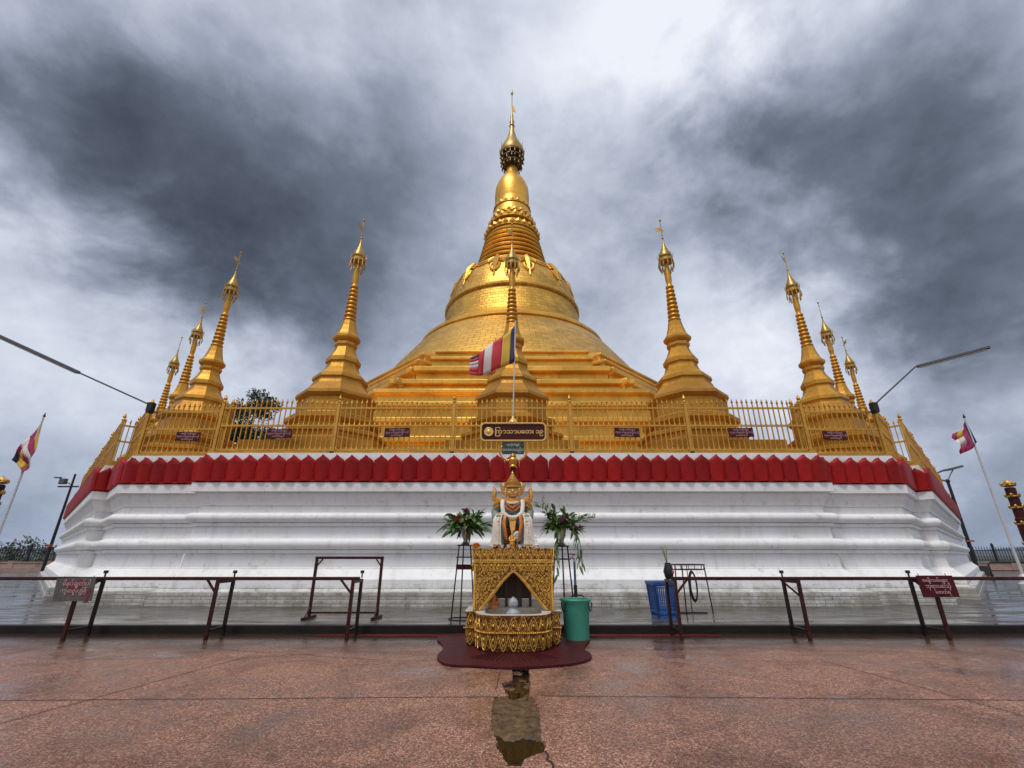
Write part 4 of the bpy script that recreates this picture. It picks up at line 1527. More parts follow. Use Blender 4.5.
# collar, shoulder flares, necklaces and sash
b = MB()
for rr, zz, tt in ((.115, .835, .024), (.15, .80, .022)):
    b.tube([(rr * cos(2 * pi * i / 24), .04 + rr * .95 * sin(2 * pi * i / 24), zz - .012 * (1 - sin(2 * pi * i / 24))) for i in range(25)], tt, 7, False)
for s in (-1, 1):
    b.tube([(s * .14, .03, .80), (s * .21, .02, .81), (s * .27, .02, .845)], [.05, .055, .02], 8)
    b.tube([(s * .27, .02, .79), (s * .29, .02, .88), (s * .272, .02, .97), (s * .292, .02, 1.06)], [.03, .042, .032, .004], 8)
    b.tube([(s * .19, -.03, .79), (s * .27, -.01, .72), (s * .285, .0, .68)], [.045, .035, .012], 8)
    b.tube([(s * .205, -.045, .72), (s * .27, -.02, .66), (s * .285, -.01, .62)], [.03, .026, .012], 8)
    b.tube([(s * .205 + .05 * cos(2 * pi * i / 16), -.205 + .0 * i, .52 + .045 * sin(2 * pi * i / 16)) for i in range(17)], .011, 6, False)
b.build('shoulder_ornament', M['stat_gold'], ST, True, 40)
b = MB()
b.tube([(-.10, -.13, .755), (-.05, -.155, .70), (0, -.165, .655), (.05, -.155, .70), (.10, -.13, .755)], [.02, .026, .03, .026, .02], 7)
b.tube([(-.12, -.135, .69), (-.06, -.165, .63), (0, -.175, .59), (.06, -.165, .63), (.12, -.135, .69)], .013, 6)
b.build('breast_chain', M['stat_orange'], ST, True, 40)
b = MB()
b.tube([(-.075, -.125, .755), (-.03, -.15, .735), (.03, -.15, .735), (.075, -.125, .755)], [.035, .05, .05, .035], 8, flat=.55)
b.tube([(-.15, -.06, .80), (-.155, -.13, .70), (-.14, -.165, .58), (-.07, -.19, .51), (0, -.195, .495), (.07, -.19, .51), (.14, -.165, .58), (.155, -.13, .70), (.15, -.06, .80)], .033, 8, flat=.6)
for s in (-1, 1):
    # pleated ends that fall from the knees and flare at the hem
    for q_, (dx, dy, wd) in enumerate(((-.034, .0, .022), (-.008, -.012, .026), (.020, -.006, .024), (.046, .012, .020))):
        b.tube([(s * (.15 + dx * .3), -.06, .505), (s * (.195 + dx * .8), -.25, .535), (s * (.215 + dx), -.335 + dy, .47), (s * (.222 + dx * 1.05), -.352 + dy, .32), (s * (.226 + dx * 1.2), -.35 + dy, .16), (s * (.236 + dx * 1.55), -.352 + dy, .02 + .012 * (q_ % 2))],
               [wd * .7, wd * .95, wd, wd * .95, wd * 1.05, wd * 1.3], 8, flat=.75)
b.build('sash', M['stat_white'], ST, True, 40)
b = MB()
for s in (-1, 1):
    b.tube([(s * .05, -.10, .50), (s * .115, -.30, .50), (s * .13, -.335, .40), (s * .10, -.33, .2), (s * .085, -.32, .12)], [.02, .028, .030, .024, .012], 8, flat=.6)
b.build('robe_trim', M['stat_orange'], ST, True, 40)
b = MB()
for s in (-1, 1):
    b.tube([(s * (.17 + .10 * i / 8), -.385 + .012 * math.cos(i), .05 + .004 * (i % 2)) for i in range(9)], .012, 6)
    for k in range(6):
        b.ball((s * (.215 + .012 * math.sin(k)), -.372, .12 + .06 * k), (.014, .010, .014), 6, 5)
    b.tube([(s * .13, -.10, .505), (s * .17, -.20, .545), (s * .24, -.22, .545), (s * .27, -.12, .52)], [.014, .018, .018, .012], 6)
b.tube([(-.15, -.13, .49), (-.07, -.185, .47), (0, -.195, .455), (.07, -.185, .47), (.15, -.13, .49)], .022, 7)
b.prism([(-.05, -.20, .46), (.05, -.20, .46), (.035, -.235, .30), (0, -.24, .25), (-.035, -.235, .30)], (0, .02, 0))
b.build('gilt_hem', M['stat_gold'], ST, True, 40)

# ------------------------------------------------------------------ direction sign on its post, with the flag above
PYs = 8.62
post = empty('shrine_sign', (0.02, PYs, 0.0), label='signpost behind the statue with gilt-edged maroon board and small green plate', cat='sign')


def zat(y, Y=PYs):
    return at(512, y, Y).z


b = MB()
b.box((0, 0, 1.5), (.10, .08, 3.0))
b.build('post', M['rail_red'], post)
zc, hh = (zat(424.3) + zat(441.5)) / 2, (zat(424.3) - zat(441.5)) / 2
wl = (545.5 - 481.5) / 2 * (PYs * .935 + (zc - 1.3) * .355) / FPX
cx0 = at(513.3, 432, PYs).x - .02


def rrect(w, h, r, n=6):
    out = []
    for cx, cz, a0 in ((w - r, h - r, 0), (-w + r, h - r, pi / 2), (-w + r, -h + r, pi), (w - r, -h + r, 3 * pi / 2)):
        for i in range(n + 1):
            a = a0 + pi / 2 * i / n
            out.append((cx + r * cos(a), cz + r * sin(a)))
    return out


b = MB()
b.prism([(cx0 + x, -.07, zc + z) for x, z in rrect(wl - .01, hh - .01, .07)], (0, .05, 0))
board = b.build('board', M['sign_brown'], post)
b = MB()
lp_ = [(cx0 + x, -.075, zc + z) for x, z in rrect(wl, hh, .08)]
b.tube(lp_ + [lp_[0]], .019, 6, False)
b.build('gilt_frame', M['letter_gold'], board, True, 40)
b = MB()
b.lathe([(.0, .0), (.05, .004), (.088, .006), (.092, .012), (.08, .02), (.05, .016), (.036, .03), (.0, .036)], 18)
o = b.build('emblem', M['letter_gold'], board, True, 40)
o.location = (cx0 - wl + .15, -.072, zc)
o.rotation_euler = (pi / 2, 0, 0)
S_ = .145
xk = cx0 - wl + .285


# join the glyphs of the line into one lettering mesh (visual order); wrap = the curl that encloses the first letter
def lettering(seq, size, m, parent, x0, y, z, gap=.008, bold=.002):
    bm = bmesh.new()
    x = x0
    for k, ch in enumerate(seq):
        if ch == ' ':
            x += .3 * size
            continue
        o = text_mesh(ch, size, m, parent, Matrix.Identity(4), align='LEFT', depth=.004, bold=bold)
        me = o.data
        lo = min(v.co.x for v in me.vertices)
        hi = max(v.co.x for v in me.vertices)
        if ch == "\u103c":
            me.transform(Matrix.Translation((x, 0, 0)) @ Matrix.Diagonal((.86 * size / (hi - lo), 1.04, 1, 1)) @ Matrix.Translation((-lo, 0, 0)))
            adv = .10 * size
        else:
            me.transform(Matrix.Translation((x - lo, 0, 0)))
            adv = hi - lo + gap
        me.transform(Matrix.Translation((0, y, z)) @ UPRIGHT)
        bm.from_mesh(me)
        bpy.data.objects.remove(o)
        bpy.data.meshes.remove(me)
        x += adv
    me = bpy.data.meshes.new('lettering')
    bm.to_mesh(me)
    bm.free()
    me.materials.append(m)
    o = bpy.data.objects.new('lettering', me)
    COL.objects.link(o)
    o.parent = parent
    return o


lettering(("\u103c", "က", "ာ", "သ", "ာ", "ပ", "ေ", "တ", "း", " ", "၁", "၉"), .118, M['letter_gold'], board, xk - .01, -.074, zc + .005)
gz, gh = (zat(442.5) + zat(455)) / 2, .12
b = MB()
b.box((.0, -.06, gz), (.42, .03, 2 * gh))
gpl = b.build('green_plate', M['sign_green'], post)
text_mesh("ကုသိုလ်ရှင်", .055, M['letter_white'], gpl, Matrix.Translation((0, -.078, gz + .06)) @ UPRIGHT)
text_mesh("ဝပသငလည်၀", .068, M['letter_white'], gpl, Matrix.Translation((0, -.078, gz - .035)) @ UPRIGHT)
b = MB()
for s in (-1, 1):
    b.tube([(s * (.20 + .075 * (1 - i / 16) * cos(i * .55 + .5)), -.04, gz + .02 + .075 * (1 - i / 16) * sin(i * .55 + .5)) for i in range(15)][::-1] + [(s * .27, -.04, gz - .06), (s * .22, -.04, gz - .17), (s * .12, -.04, gz - .24), (s * .05, -.04, gz - .22)], .019, 7)
b.build('scroll_bracket', M['stat_gold'], post, True, 40)
b = MB()
zt = zat(462)
b.lathe([(.05, zt - .12), (.07, zt - .1), (.05, zt - .06), (.075, zt - .02), (.085, zt + .03), (.055, zt + .08), (.07, zt + .1), (.03, zt + .15)], 12, c=(0, -.055, 0))
b.build('carved_boss', M['stat_gold'], post, True, 40)
zc2 = zc + hh
b = MB()
b.lathe([(.09, zc2 + .01), (.10, zc2 + .03), (.085, zc2 + .06), (.06, zc2 + .10), (.03, zc2 + .13), (.02, zc2 + .16)], 14, c=(0, 0, 0))
b.box((0, .0, zc2 + .005), (.12, .08, .02))
b.build('finial_cap', M['letter_gold'], post, True, 40)


# ------------------------------------------------------------------ flags
def flag_strip(root, name, grid, m):
    b = MB()
    vs = [[b.bm.verts.new(p) for p in row] for row in grid]
    for r0, r1 in zip(vs, vs[1:]):
        for i in range(len(r0) - 1):
            b.bm.faces.new((r0[i], r0[i + 1], r1[i + 1], r1[i]))
    o = b.build(name, m, root, True)
    sm = o.modifiers.new('solid', 'SOLIDIFY')
    sm.thickness = .004
    return o


fY = PYs
pole_top = at(515.5, 321, fY)
fl = empty('flag', (0.02, fY, zc2 + .16), label='striped Buddhist flag blowing on a thin white pole above the shrine sign', cat='flag')
FL = fl.location
MB().tube([(0, 0, -.03), (pole_top.x - FL.x, 0, pole_top.z - FL.z)], .014, 8).build('pole', M['pole_white'], fl, True, 40)
# corners of the cloth in the picture plane, given depth by ripples
Tt, Tb = at(516.5, 324, fY), at(514.5, 362, fY)
Ft, Fb = at(470.5, 357, fY - .25), at(468.5, 375, fY - .25)


def cloth(u, v):
    """u from hoist to fly, v from top to bottom"""
    top = Tt.lerp(Ft, u) + Vector((0, 0, -.05 * sin(pi * u)))
    bot = Tb.lerp(Fb, u) + Vector((0, 0, -.07 * sin(pi * u)))
    p = top.lerp(bot, v)
    p.y += .07 * sin(u * 9 + v * 1.4) * (.25 + u) + .03 * sin(v * 5 + u * 4)
    return p - FL


def cloth_patch(name, u0, u1, v0, v1, m, nu=6, nv=8):
    return flag_strip(fl, name, [[cloth(u0 + (u1 - u0) * i / nu, v0 + (v1 - v0) * j / nv) for i in range(nu + 1)] for j in range(nv + 1)], m)


ks = [0, .12, .31, .52, .70, 1.0]
for i, mm in enumerate(('flag_blue', 'flag_yellow', 'flag_red', 'flag_white')):
    cloth_patch('stripe', ks[i], ks[i + 1], 0, 1, M[mm])
cloth_patch('stripe', ks[4], ks[4] + .12, 0, 1, M['flag_red'], 2)
u0 = ks[4] + .12
for j, mm in enumerate(('flag_blue', 'flag_red', 'flag_white', 'flag_white', 'flag_red', 'flag_red')):
    cloth_patch('fly_block', u0, 1.0, j / 6, (j + 1) / 6, M[mm], 4, 2)


def far_flag(base, topz, hang, label, seed):
    """flag hanging slack from a tilted pole; hang lists (dx,dy,dz) of the fly edge relative to the hoist"""
    r = empty('flag', base, 0, label, 'flag')
    H = topz - base.z
    MB().tube([(0, 0, 0), (0, 0, H)], [.05, .03], 8).build('pole', M['pole_white'], r, True, 40)
    MB().lathe([(.03, H), (.05, H + .03), (.03, H + .08), (0, H + .2)], 8).build('tip', M['black'], r, True, 40)
    b = MB()
    b.lathe([(.22, 0), (.22, .25), (.14, .3), (.12, .5), (.06, .56)], 12)
    b.build('foot', M['pole_white'], r, True, 40)
    q = random.Random(seed)
    cols, hoist, fly = hang
    n = len(cols)

    def c(u, v):
        p = (hoist[0].lerp(hoist[1], v)).lerp(fly[0].lerp(fly[1], v), u) - base
        p.z += -.06 * sin(pi * u)
        p.y += .14 * sin(u * 8 + v * 2) * u + .06 * sin(v * 9) * u
        p.x += .07 * sin(v * 7 + u * 4) * u
        return p
    for i, row in enumerate(cols):
        if isinstance(row, str):
            flag_strip(r, 'stripe', [[c((i + k / 4) / n, j / 8) for k in range(5)] for j in range(9)], M[row])
        else:
            for j, mm in enumerate(row):
                flag_strip(r, 'fly_block', [[c((i + k / 4) / n, (j + l / 2) / len(row)) for k in range(5)] for l in range(3)], M[mm])
    return r


bl = at(0, 552, 17.0)
dl = ray(43.5, 418)
far_flag(Vector((at(43.5, 418, 17.0).x, 17.0, PAV_Z)), at(43.5, 417, 17.0).z, (['flag_yellow', 'flag_magenta', 'flag_white', ['flag_magenta', 'flag_yellow', 'flag_magenta', 'flag_white'], ['flag_blue', 'flag_yellow', 'flag_yellow', 'flag_magenta']], [at(43, 420, 17), at(36.5, 448, 17)], [at(9, 459, 16.8), at(24, 473, 16.9)]),
         'slack Buddhist flag on a white pole beyond the grey-signed barrier', 4)
far_flag(Vector((at(964.5, 418, 17.0).x, 17.0, PAV_Z)), at(964.5, 418, 17.0).z, (['flag_blue', 'flag_magenta', 'flag_magenta', ['flag_yellow', 'flag_white', 'flag_magenta'], ['flag_magenta', 'flag_white', 'flag_magenta']], [at(965.5, 420, 17), at(977, 442, 17)], [at(957, 433, 16.9), at(961, 455, 16.8)]),
         'slack crimson Buddhist flag on a pole beside the solar street light', 9)

# ------------------------------------------------------------------ flower stands and bouquets


def leaf_blade(b, p, d, ln, w, droop, twist=0.0):
    """a pointed leaf as a folded strip"""
    d = d.normalized()
    side = d.cross(Vector((0, 0, 1)))
    side = side.normalized() if side.length > .05 else Vector((1, 0, 0))
    side = (Matrix.Rotation(twist, 3, d) @ side)
    up = side.cross(d)
    n = 4
    prev = None
    for i in range(n + 1):
        f = i / n
        c = p + d * (ln * f) + Vector((0, 0, -droop * ln * f * f))
        hw = w * (.25 + .75 * sin(pi * min(.98, f * .9 + .1)) ** .8) * (1 if f < .95 else .1)
        row = [b.bm.verts.new(c - side * hw + up * hw * .25), b.bm.verts.new(c), b.bm.verts.new(c + side * hw + up * hw * .25)]
        if prev:
            for k in range(2):
                b.bm.faces.new((prev[k], prev[k + 1], row[k + 1], row[k]))
        prev = row


def flower_head(parent, p, r, m, seed):
    q = random.Random(seed)
    b = MB()
    for i in range(42):
        f = (i + .5) / 42
        a = i * 2.4
        el = pi / 2 * (1 - f * 1.15)
        d = Vector((cos(a) * cos(el), sin(a) * cos(el), sin(el)))
        leaf_blade(b, Vector((0, 0, 0)), d, r * q.uniform(.8, 1.1), r * .22, .1)
    o = b.build('flower', m, parent)
    o.location = p
    return o


def bouquet(name, loc, label, seed, n, spread, hgt, ln, w, flowers, trail=0, tall=0):
    r = empty(name, loc, 0, label, 'bouquet', None)
    b = MB()
    b.lathe([(.075, 0), (.08, .02), (.045, .06), (.05, .10), (.085, .17), (.10, .26), (.115, .30), (.125, .31), (.115, .31), (.09, .26), (.05, .2), (0, .2)], 16)
    b.build('vase', M['steel'], r, True, 40)
    q = random.Random(seed)
    b, b2 = MB(), MB()
    st = MB()
    for i in range(n):
        a = q.uniform(0, 2 * pi)
        el = q.uniform(-.15, 1.25)
        d = Vector((cos(a) * cos(el), sin(a) * cos(el) * .8, sin(el)))
        base = Vector((0, 0, .30))
        tip = base + Vector((d.x * spread, d.y * spread, d.z * hgt)) * q.uniform(.55, 1)
        st.tube([base + Vector((q.uniform(-.05, .05), q.uniform(-.05, .05), 0)), base.lerp(tip, .6) + Vector((0, 0, .03)), tip], .004, 4)
        for k in range(5):
            f = q.uniform(.25, 1)
            p = base.lerp(tip, f)
            dd = (d + Vector((q.uniform(-.9, .9), q.uniform(-.9, .9), q.uniform(-.5, .6)))).normalized()
            leaf_blade(b if q.random() < .72 else b2, p, dd, ln * q.uniform(.6, 1.15), w * q.uniform(.7, 1.2), q.uniform(.1, .7), q.uniform(-1, 1))
    for i in range(tall):
        a = q.uniform(.4, 1.3) if i % 3 else q.uniform(1.6, 2.6)
        tip = Vector((-.42 + .05 * i + q.uniform(-.05, .05), q.uniform(-.1, .1), .30 + hgt * q.uniform(1.0, 1.5))) if i < 3 else Vector((.45 + .1 * (i - 3), q.uniform(-.1, .1), .30 + hgt * q.uniform(.5, .75)))
        base = Vector((0, 0, .3))
        st.tube([base, base.lerp(tip, .5) + Vector((0, 0, .06)), tip], .005, 4)
        for k in range(11):
            p = base.lerp(tip, .35 + .65 * k / 10)
            dd = ((tip - base).normalized() + Vector((q.choice((-1, 1)) * .8, q.uniform(-.3, .3), .1))).normalized()
            leaf_blade(b2 if k % 2 else b, p, dd, ln * .75, w * .6, .3, q.uniform(-1, 1))
    for i in range(trail):
        a = q.uniform(-.9, .9) + (0 if i % 2 else pi)
        rr = q.uniform(.1, .34)
        x, y = (.02 + rr) * (1 if i % 3 else -.35), q.uniform(-.22, .02)
        zb = -q.uniform(.15, .62)
        pts = [Vector((0, 0, .32)), Vector((x * .7, y, .30)), Vector((x, y, .05)), Vector((x * 1.08, y, zb))]
        st.tube(pts, .004, 4)
        for k in range(10):
            f = k / 9
            p = pts[1].lerp(pts[2], f * 2) if f < .5 else pts[2].lerp(pts[3], f * 2 - 1)
            leaf_blade(b2 if k % 3 else b, p, Vector((q.uniform(-.6, .6), q.uniform(-.5, .2), -.8)), ln * .7, w * .8, .2, q.uniform(-1, 1))
    b.build('foliage', M['leaf'], r)
    if len(b2.bm.verts):
        b2.build('pale_foliage', M['leaf_pale'], r)
    st.build('stems', M['leaf'], r).name = 'stem_foliage'
    for i, (p, rad_, mm) in enumerate(flowers):
        flower_head(r, Vector(p), rad_, M[mm], seed + i)
    return r


def flower_stand(loc, h, label, shelf, m):
    r = empty('flower_stand', loc, 0, label, 'stand', 'wire flower stands beside the shrine')
    b = MB()
    for k in range(3):
        a = 2 * pi * k / 3 + .5
        b.tube([(.26 * cos(a), .26 * sin(a), 0), (.13 * cos(a), .13 * sin(a), h)], .013, 6)
    b.build('tripod_leg', m, r, True, 40).name = 'tripod_frame'
    b = MB()
    for z, rr in ((h, .135), (h - .22, .152), (.05, .255)):
        b.tube([(rr * cos(2 * pi * i / 20), rr * sin(2 * pi * i / 20), z) for i in range(21)], .011, 6, False)
    b.build('hoop', m, r, True, 40)
    b = MB()
    b.lathe([(.135, h - .004), (.14, h), (.135, h + .006)], 18)
    b.build('tray', m, r)
    if shelf:
        b = MB()
        b.box((.06, 0, h - .40), (.40, .20, .09))
        b.build('shelf', M['rail_red'], r)
    return r


LY = 9.5
pL = at(468, 560, LY)
flower_stand((pL.x - .08, LY, PAV_Z), 1.36, 'slim wire flower stand with a small wooden shelf, under the bushy bouquet', True, M['rail_dark'])
bouquet('flower_bouquet', (pL.x - .06, LY, PAV_Z + 1.368), 'bushy bouquet of dark leaves with pink and white flowers in a steel vase', 21, 62, .56, .42, .24, .034,
        [((.02, -.22, .62), .085, 'petal_pink'), ((-.14, -.22, .50), .08, 'petal_orange'), ((-.05, -.28, .42), .075, 'petal_white'), ((-.16, -.25, .44), .06, 'petal_orange'), ((.04, -.26, .50), .06, 'petal_white')])
RY = 8.75
pR = at(562, 560, RY)
flower_stand((pR.x, RY, 0), 1.45, 'wire flower stand behind the green bin', False, M['rail_dark'])
bouquet('flower_bouquet', (pR.x, RY, 1.458), 'straggling bouquet with trailing pale leaves and magenta flowers above the green bin', 33, 54, .42, .36, .20, .030,
        [((.04, -.26, .44), .075, 'petal_pink'), ((.33, -.20, .30), .065, 'petal_pink'), ((-.02, -.28, .40), .06, 'petal_pink'), ((.1, -.24, .52), .05, 'petal_pink')], trail=4, tall=6)

# red mat
mp_ = [(437, 641), (441, 637), (455, 635.5), (480, 635), (513, 635), (545, 635), (570, 635), (585, 636), (590, 641), (585, 648), (585, 652), (591, 656), (590, 661), (575, 665.5), (545, 668.5), (513, 670), (478, 668.5), (450, 667), (440, 663.5), (437, 658), (443, 651), (442, 646)]
b = MB()
pts = [gp(*p) for p in mp_]
sm = []
nn = len(pts)
for i in range(nn):
    p0, p1, p2, p3 = pts[i - 1], pts[i], pts[(i + 1) % nn], pts[(i + 2) % nn]
    for k in range(4):
        f = k / 4
        sm.append(.5 * ((2 * p1) + (p2 - p0) * f + (2 * p0 - 5 * p1 + 4 * p2 - p3) * f * f + (-p0 + 3 * p1 - 3 * p2 + p3) * f ** 3))
b.prism([Vector((p.x, p.y, .008)) for p in sm], (0, 0, .022))
bmesh.ops.triangulate(b.bm, faces=[f for f in b.bm.faces if len(f.verts) > 4])
mo = b.build('floor_mat', M['mat_red'])
tag(mo, 'dark wine-red mat with wavy edge lying under the shrine', 'mat')
b = MB()
for i in range(17):
    a = -pi / 2 + (i - 8) * .075
    b.tube([(.02 + .55 * cos(a) * 1.0, SY - .12 + .55 * sin(a) * 1.0 - .02, .033), (.02 + .98 * cos(a), SY - .12 + .98 * sin(a), .033)], .008, 5)
rb_ = b.build('mat_rib_pattern', M['mat_red'], mo, True, 40)

# green bin
gbp = gp(573.5, 636)
BX, BY = gbp.x, 8.28
bn = empty('green_bin', (BX, BY, .012), label='translucent green plastic water bin with handles beside the shrine', cat='bin')
b = MB()
b.lathe([(.185, 0), (.195, .01), (.222, .5), (.236, .56), (.236, .575), (.262, .58), (.266, .598), (.255, .61), (.235, .605), (.22, .56), (.205, .45), (.18, .02), (0, .02)], 36)
b.build('bucket', M['bin_green'], bn, True, 40)
b = MB()
b.lathe([(0, .03), (.176, .03), (.194, .30), (.194, .305), (0, .305)], 30)
b.build('water', M['water_green'], bn, True, 40)
for s in (-1, 1):
    b = MB()
    a0 = -pi / 2 - s * .98
    ca, sa = cos(a0), sin(a0)
    pts = []
    for i in range(9):
        f = i / 8
        u = -.055 + .11 * f
        pts.append((ca * .262 - sa * u, sa * .262 + ca * u, .565 - .13 * (1 - abs(2 * f - 1) ** 3)))
    b.tube(pts, .009, 6)
    b.build('handle', M['black'], bn, True, 40)

# standpipe behind the bin
tp = at(573, 560, 8.8)
wp = empty('water_tap', (tp.x + .02, 8.78, 0), label='blue standpipe with red tap behind the green bin', cat='tap')
MB().tube([(0, 0, 0), (0, 0, .80)], .03, 10).build('sleeve', M['black'], wp, True, 40)
MB().tube([(0, 0, .78), (0, 0, 1.18)], .021, 10).build('pipe', M['pipe_blue'], wp, True, 40)
b = MB()
b.tube([(0, 0, 1.18), (0, 0, 1.24), (-.07, -.02, 1.25), (-.10, -.03, 1.22)], .018, 8)
b.build('spout', M['steel'], wp, True, 40)
b = MB()
b.tube([(-.02, 0, 1.26), (-.02, 0, 1.30)], .008, 6)
b.tube([(.02, 0, 1.305), (-.10, -.01, 1.32)], .011, 6)
b.build('tap_lever', M['tap_red'], wp, True, 40)
b = MB()
b.tube([(.03 + .14 * cos(i * .35) * .8, .04 * sin(i * .35), .60 + .14 * sin(i * .35) * .25) for i in range(14)], .012, 6)
b.build('hose', M['black'], wp, True, 40)

# ------------------------------------------------------------------ barriers
def barrier(x0, x1, supports, label):
    r = empty('barrier_rail', ((x0 + x1) / 2, 8.5, 0), 0, label, 'barrier', 'maroon barrier rails along the kerb')
    ox = (x0 + x1) / 2
    RZ = .92
    b = MB()
    b.box((0, -.06, RZ), (x1 - x0, .06, .055))
    add_bev(b.build('top_rail', M['rail_red'], r), .008)
    for i, x in enumerate(supports):
        x -= ox
        for y, mm in ((-.16, 'rail_red'), (.30, 'rail_dark')):
            b = MB()
            b.box((x, y, (.90) / 2), (.05, .045, .90))
            b.build('leg', M[mm], r)
        b = MB()
        b.box((x, .07, .135), (.035, .42, .03))
        b.build('stretcher', M['rail_dark'], r)
        b = MB()
        b.box((x, .07, .87), (.045, .42, .045))
        b.build('cross_bar', M['rail_dark'], r)
        s = -1 if x > (supports[0] - ox + .2) or len(supports) < 2 else 1
        if i == 0 and x0 > 0:
            s = 1
        b = MB()
        b.tube([(x, -.11, .66), (x + s * .24, -.065, .90)], .020, 4)
        b.build('brace', M['rail_red'], r)
        b = MB()
        b.box((x, .30, .96), (.02, .02, .09))
        b.box((x, .30, 1.015), (.055, .045, .05))
        b.build('knob', M['black'], r)
    return r


def gx(px, py=577, Y=8.44):
    return at(px, py, Y).x


barrier(gx(-40), gx(360), [gx(75, 600, 8.34), gx(214, 600, 8.34), gx(351, 600, 8.34)], 'long maroon barrier rail with three supports, carrying the grey sign')
barrier(gx(671), gx(1064), [gx(677, 600, 8.34), gx(802, 600, 8.34), gx(938, 600, 8.34)], 'long maroon barrier rail beside the blue basket, carrying the maroon sign')


def hung_sign(quad, Y, m, label, lines, lm, extra=None):
    pts = [at(x, y, Y) for x, y in quad]
    c = sum(pts, Vector()) / 4
    s = empty('barrier_sign', c, 0, label, 'sign', None)
    b = MB()
    b.prism([p - c for p in pts], (0, .015, 0))
    b.build('plate', m, s)
    for tx, size, dx, dz, mm in lines:
        text_mesh(tx, size, M[mm], s, Matrix.Translation((dx, -.006, dz)) @ UPRIGHT)
    b = MB()
    for i in (0, 1):
        p = pts[i] - c
        q = pts[1 - i] - c
        e = p.lerp(q, .12)
        b.tube([e + Vector((0, .03, -.02)), e + Vector((0, .05, .03))], .006, 5)
    b.build('hook', M['black'], s)
    return s


hung_sign([(57, 578.5), (96, 577.5), (91, 601), (52, 601.5)], 8.24, M['sign_grey'], 'weathered grey sign with faded red heart and writing, hung on the barrier',
          [("ဖိနပ်ချွတ်ပါ", .095, .02, .09, 'letter_pink'), ("ကျေးဇူးပြု၍", .085, .0, -.02, 'letter_pink')], 'letter_red')
sg = [o for o in bpy.data.objects if o.name.startswith('barrier_sign')][0]
b = MB()
hp_ = [(0, -.11), (.10, -.02), (.15, .06), (.13, .12), (.07, .13), (0, .08), (-.07, .13), (-.13, .12), (-.15, .06), (-.10, -.02)]
b.prism([(x - .02, -.0045, z + .03) for x, z in hp_], (0, .003, 0))
b.prism([(x, -.0045, z) for x, z in ((.22, .02), (.30, .02), (.29, -.1), (.27, -.15), (.32, -.2), (.20, -.2), (.25, -.15), (.23, -.1))], (0, .003, 0))
b.build('painted_heart', M['letter_red'], sg)
hung_sign([(916, 575.5), (952, 575.5), (960, 597), (924, 597.5)], 8.24, M['sign_maroon'], 'dark maroon sign with three lines of pale writing, hung on the barrier',
          [("အမျိုးသမီးများ", .07, -.03, .09, 'letter_pink'), ("ဘုရားပေါ်သို့", .08, 0, .0, 'letter_pink'), ("မတက်ရ", .07, .05, -.09, 'letter_pink')], 'letter_pink')

# free-standing maroon frame behind the barrier
fx0, fx1 = at(313, 588, 9.95).x, at(379.5, 588, 9.95).x
fm = empty('metal_frame', ((fx0 + fx1) / 2, 9.95, PAV_Z), label='empty maroon rectangular stand frame on the wet pavement before the plinth', cat='frame')
w_ = (fx1 - fx0)
for s in (-1, 1):
    b = MB()
    b.box((s * w_ / 2, 0, .56), (.05, .05, 1.10))
    b.build('upright', M['rail_red'], fm)
    b = MB()
    b.box((s * w_ / 2, 0, .025), (.08, .55, .05))
    b.build('foot', M['rail_red'], fm)
    b = MB()
    b.tube([(s * w_ / 2, 0, .95), (s * (w_ / 2 - .12), 0, 1.10)], .016, 4)
    b.tube([(s * w_ / 2, -.2, .05), (s * w_ / 2, 0, .22)], .014, 4)
    b.build('gusset', M['rail_red'], fm)
b = MB()
b.box((0, 0, 1.125), (w_ + .06, .05, .05))
b.build('top_bar', M['rail_red'], fm)
b = MB()
b.box((0, 0, .11), (w_ - .05, .035, .035))
b.build('low_bar', M['rail_red'], fm)

# blue basket
pb = gp(663, 619, PAV_Z)
bk = empty('blue_basket', (pb.x + .09, pb.y + .2, PAV_Z), R(4), 'tall blue plastic basket with pierced sides beside the barrier end', 'basket')
bw0, bw1, bh = .17, .215, .66


def sq(h, k=0.0):
    w = bw0 + (bw1 - bw0) * h / bh + k
    return w


b = MB()
for i in range(4):
    rot = Matrix.Rotation(i * pi / 2, 4, 'Z')
    for z in (.02, .12, .19, .26, .33, .40, .47, .54, .60):
        w = sq(z)
        h = .05 if z in (.02, .12) else .014
        p0, p1 = rot @ Vector((-w, -w, z)), rot @ Vector((w, -w, z))
        b.tube([p0, p1], h * .6, 4)
    for k in range(11):
        f = -1 + 2 * k / 10
        b.tube([rot @ Vector((f * sq(.02), -sq(.02), .02)), rot @ Vector((f * sq(.62), -sq(.62), .62))], .010 if 0 < k < 10 else .03, 4)
b.face([(-bw0, -bw0, .02), (bw0, -bw0, .02), (bw0, bw0, .02), (-bw0, bw0, .02)])
b.build('pierced_mesh', M['blue_plastic'], bk)
b = MB()
for k0, za, zb in ((.03, .605, .675),):
    o_, i_ = bw1 + k0, bw1 - .02
    vo = []
    for w, z in ((i_, za), (o_, za), (o_ + .01, zb), (i_, zb)):
        vo.append([Vector((x * w, y * w, z)) for x, y in ((-1, -1), (1, -1), (1, 1), (-1, 1))])
    b.rings(vo + [vo[0]], False)
add_bev(b.build('rim', M['blue_plastic'], bk), .012)

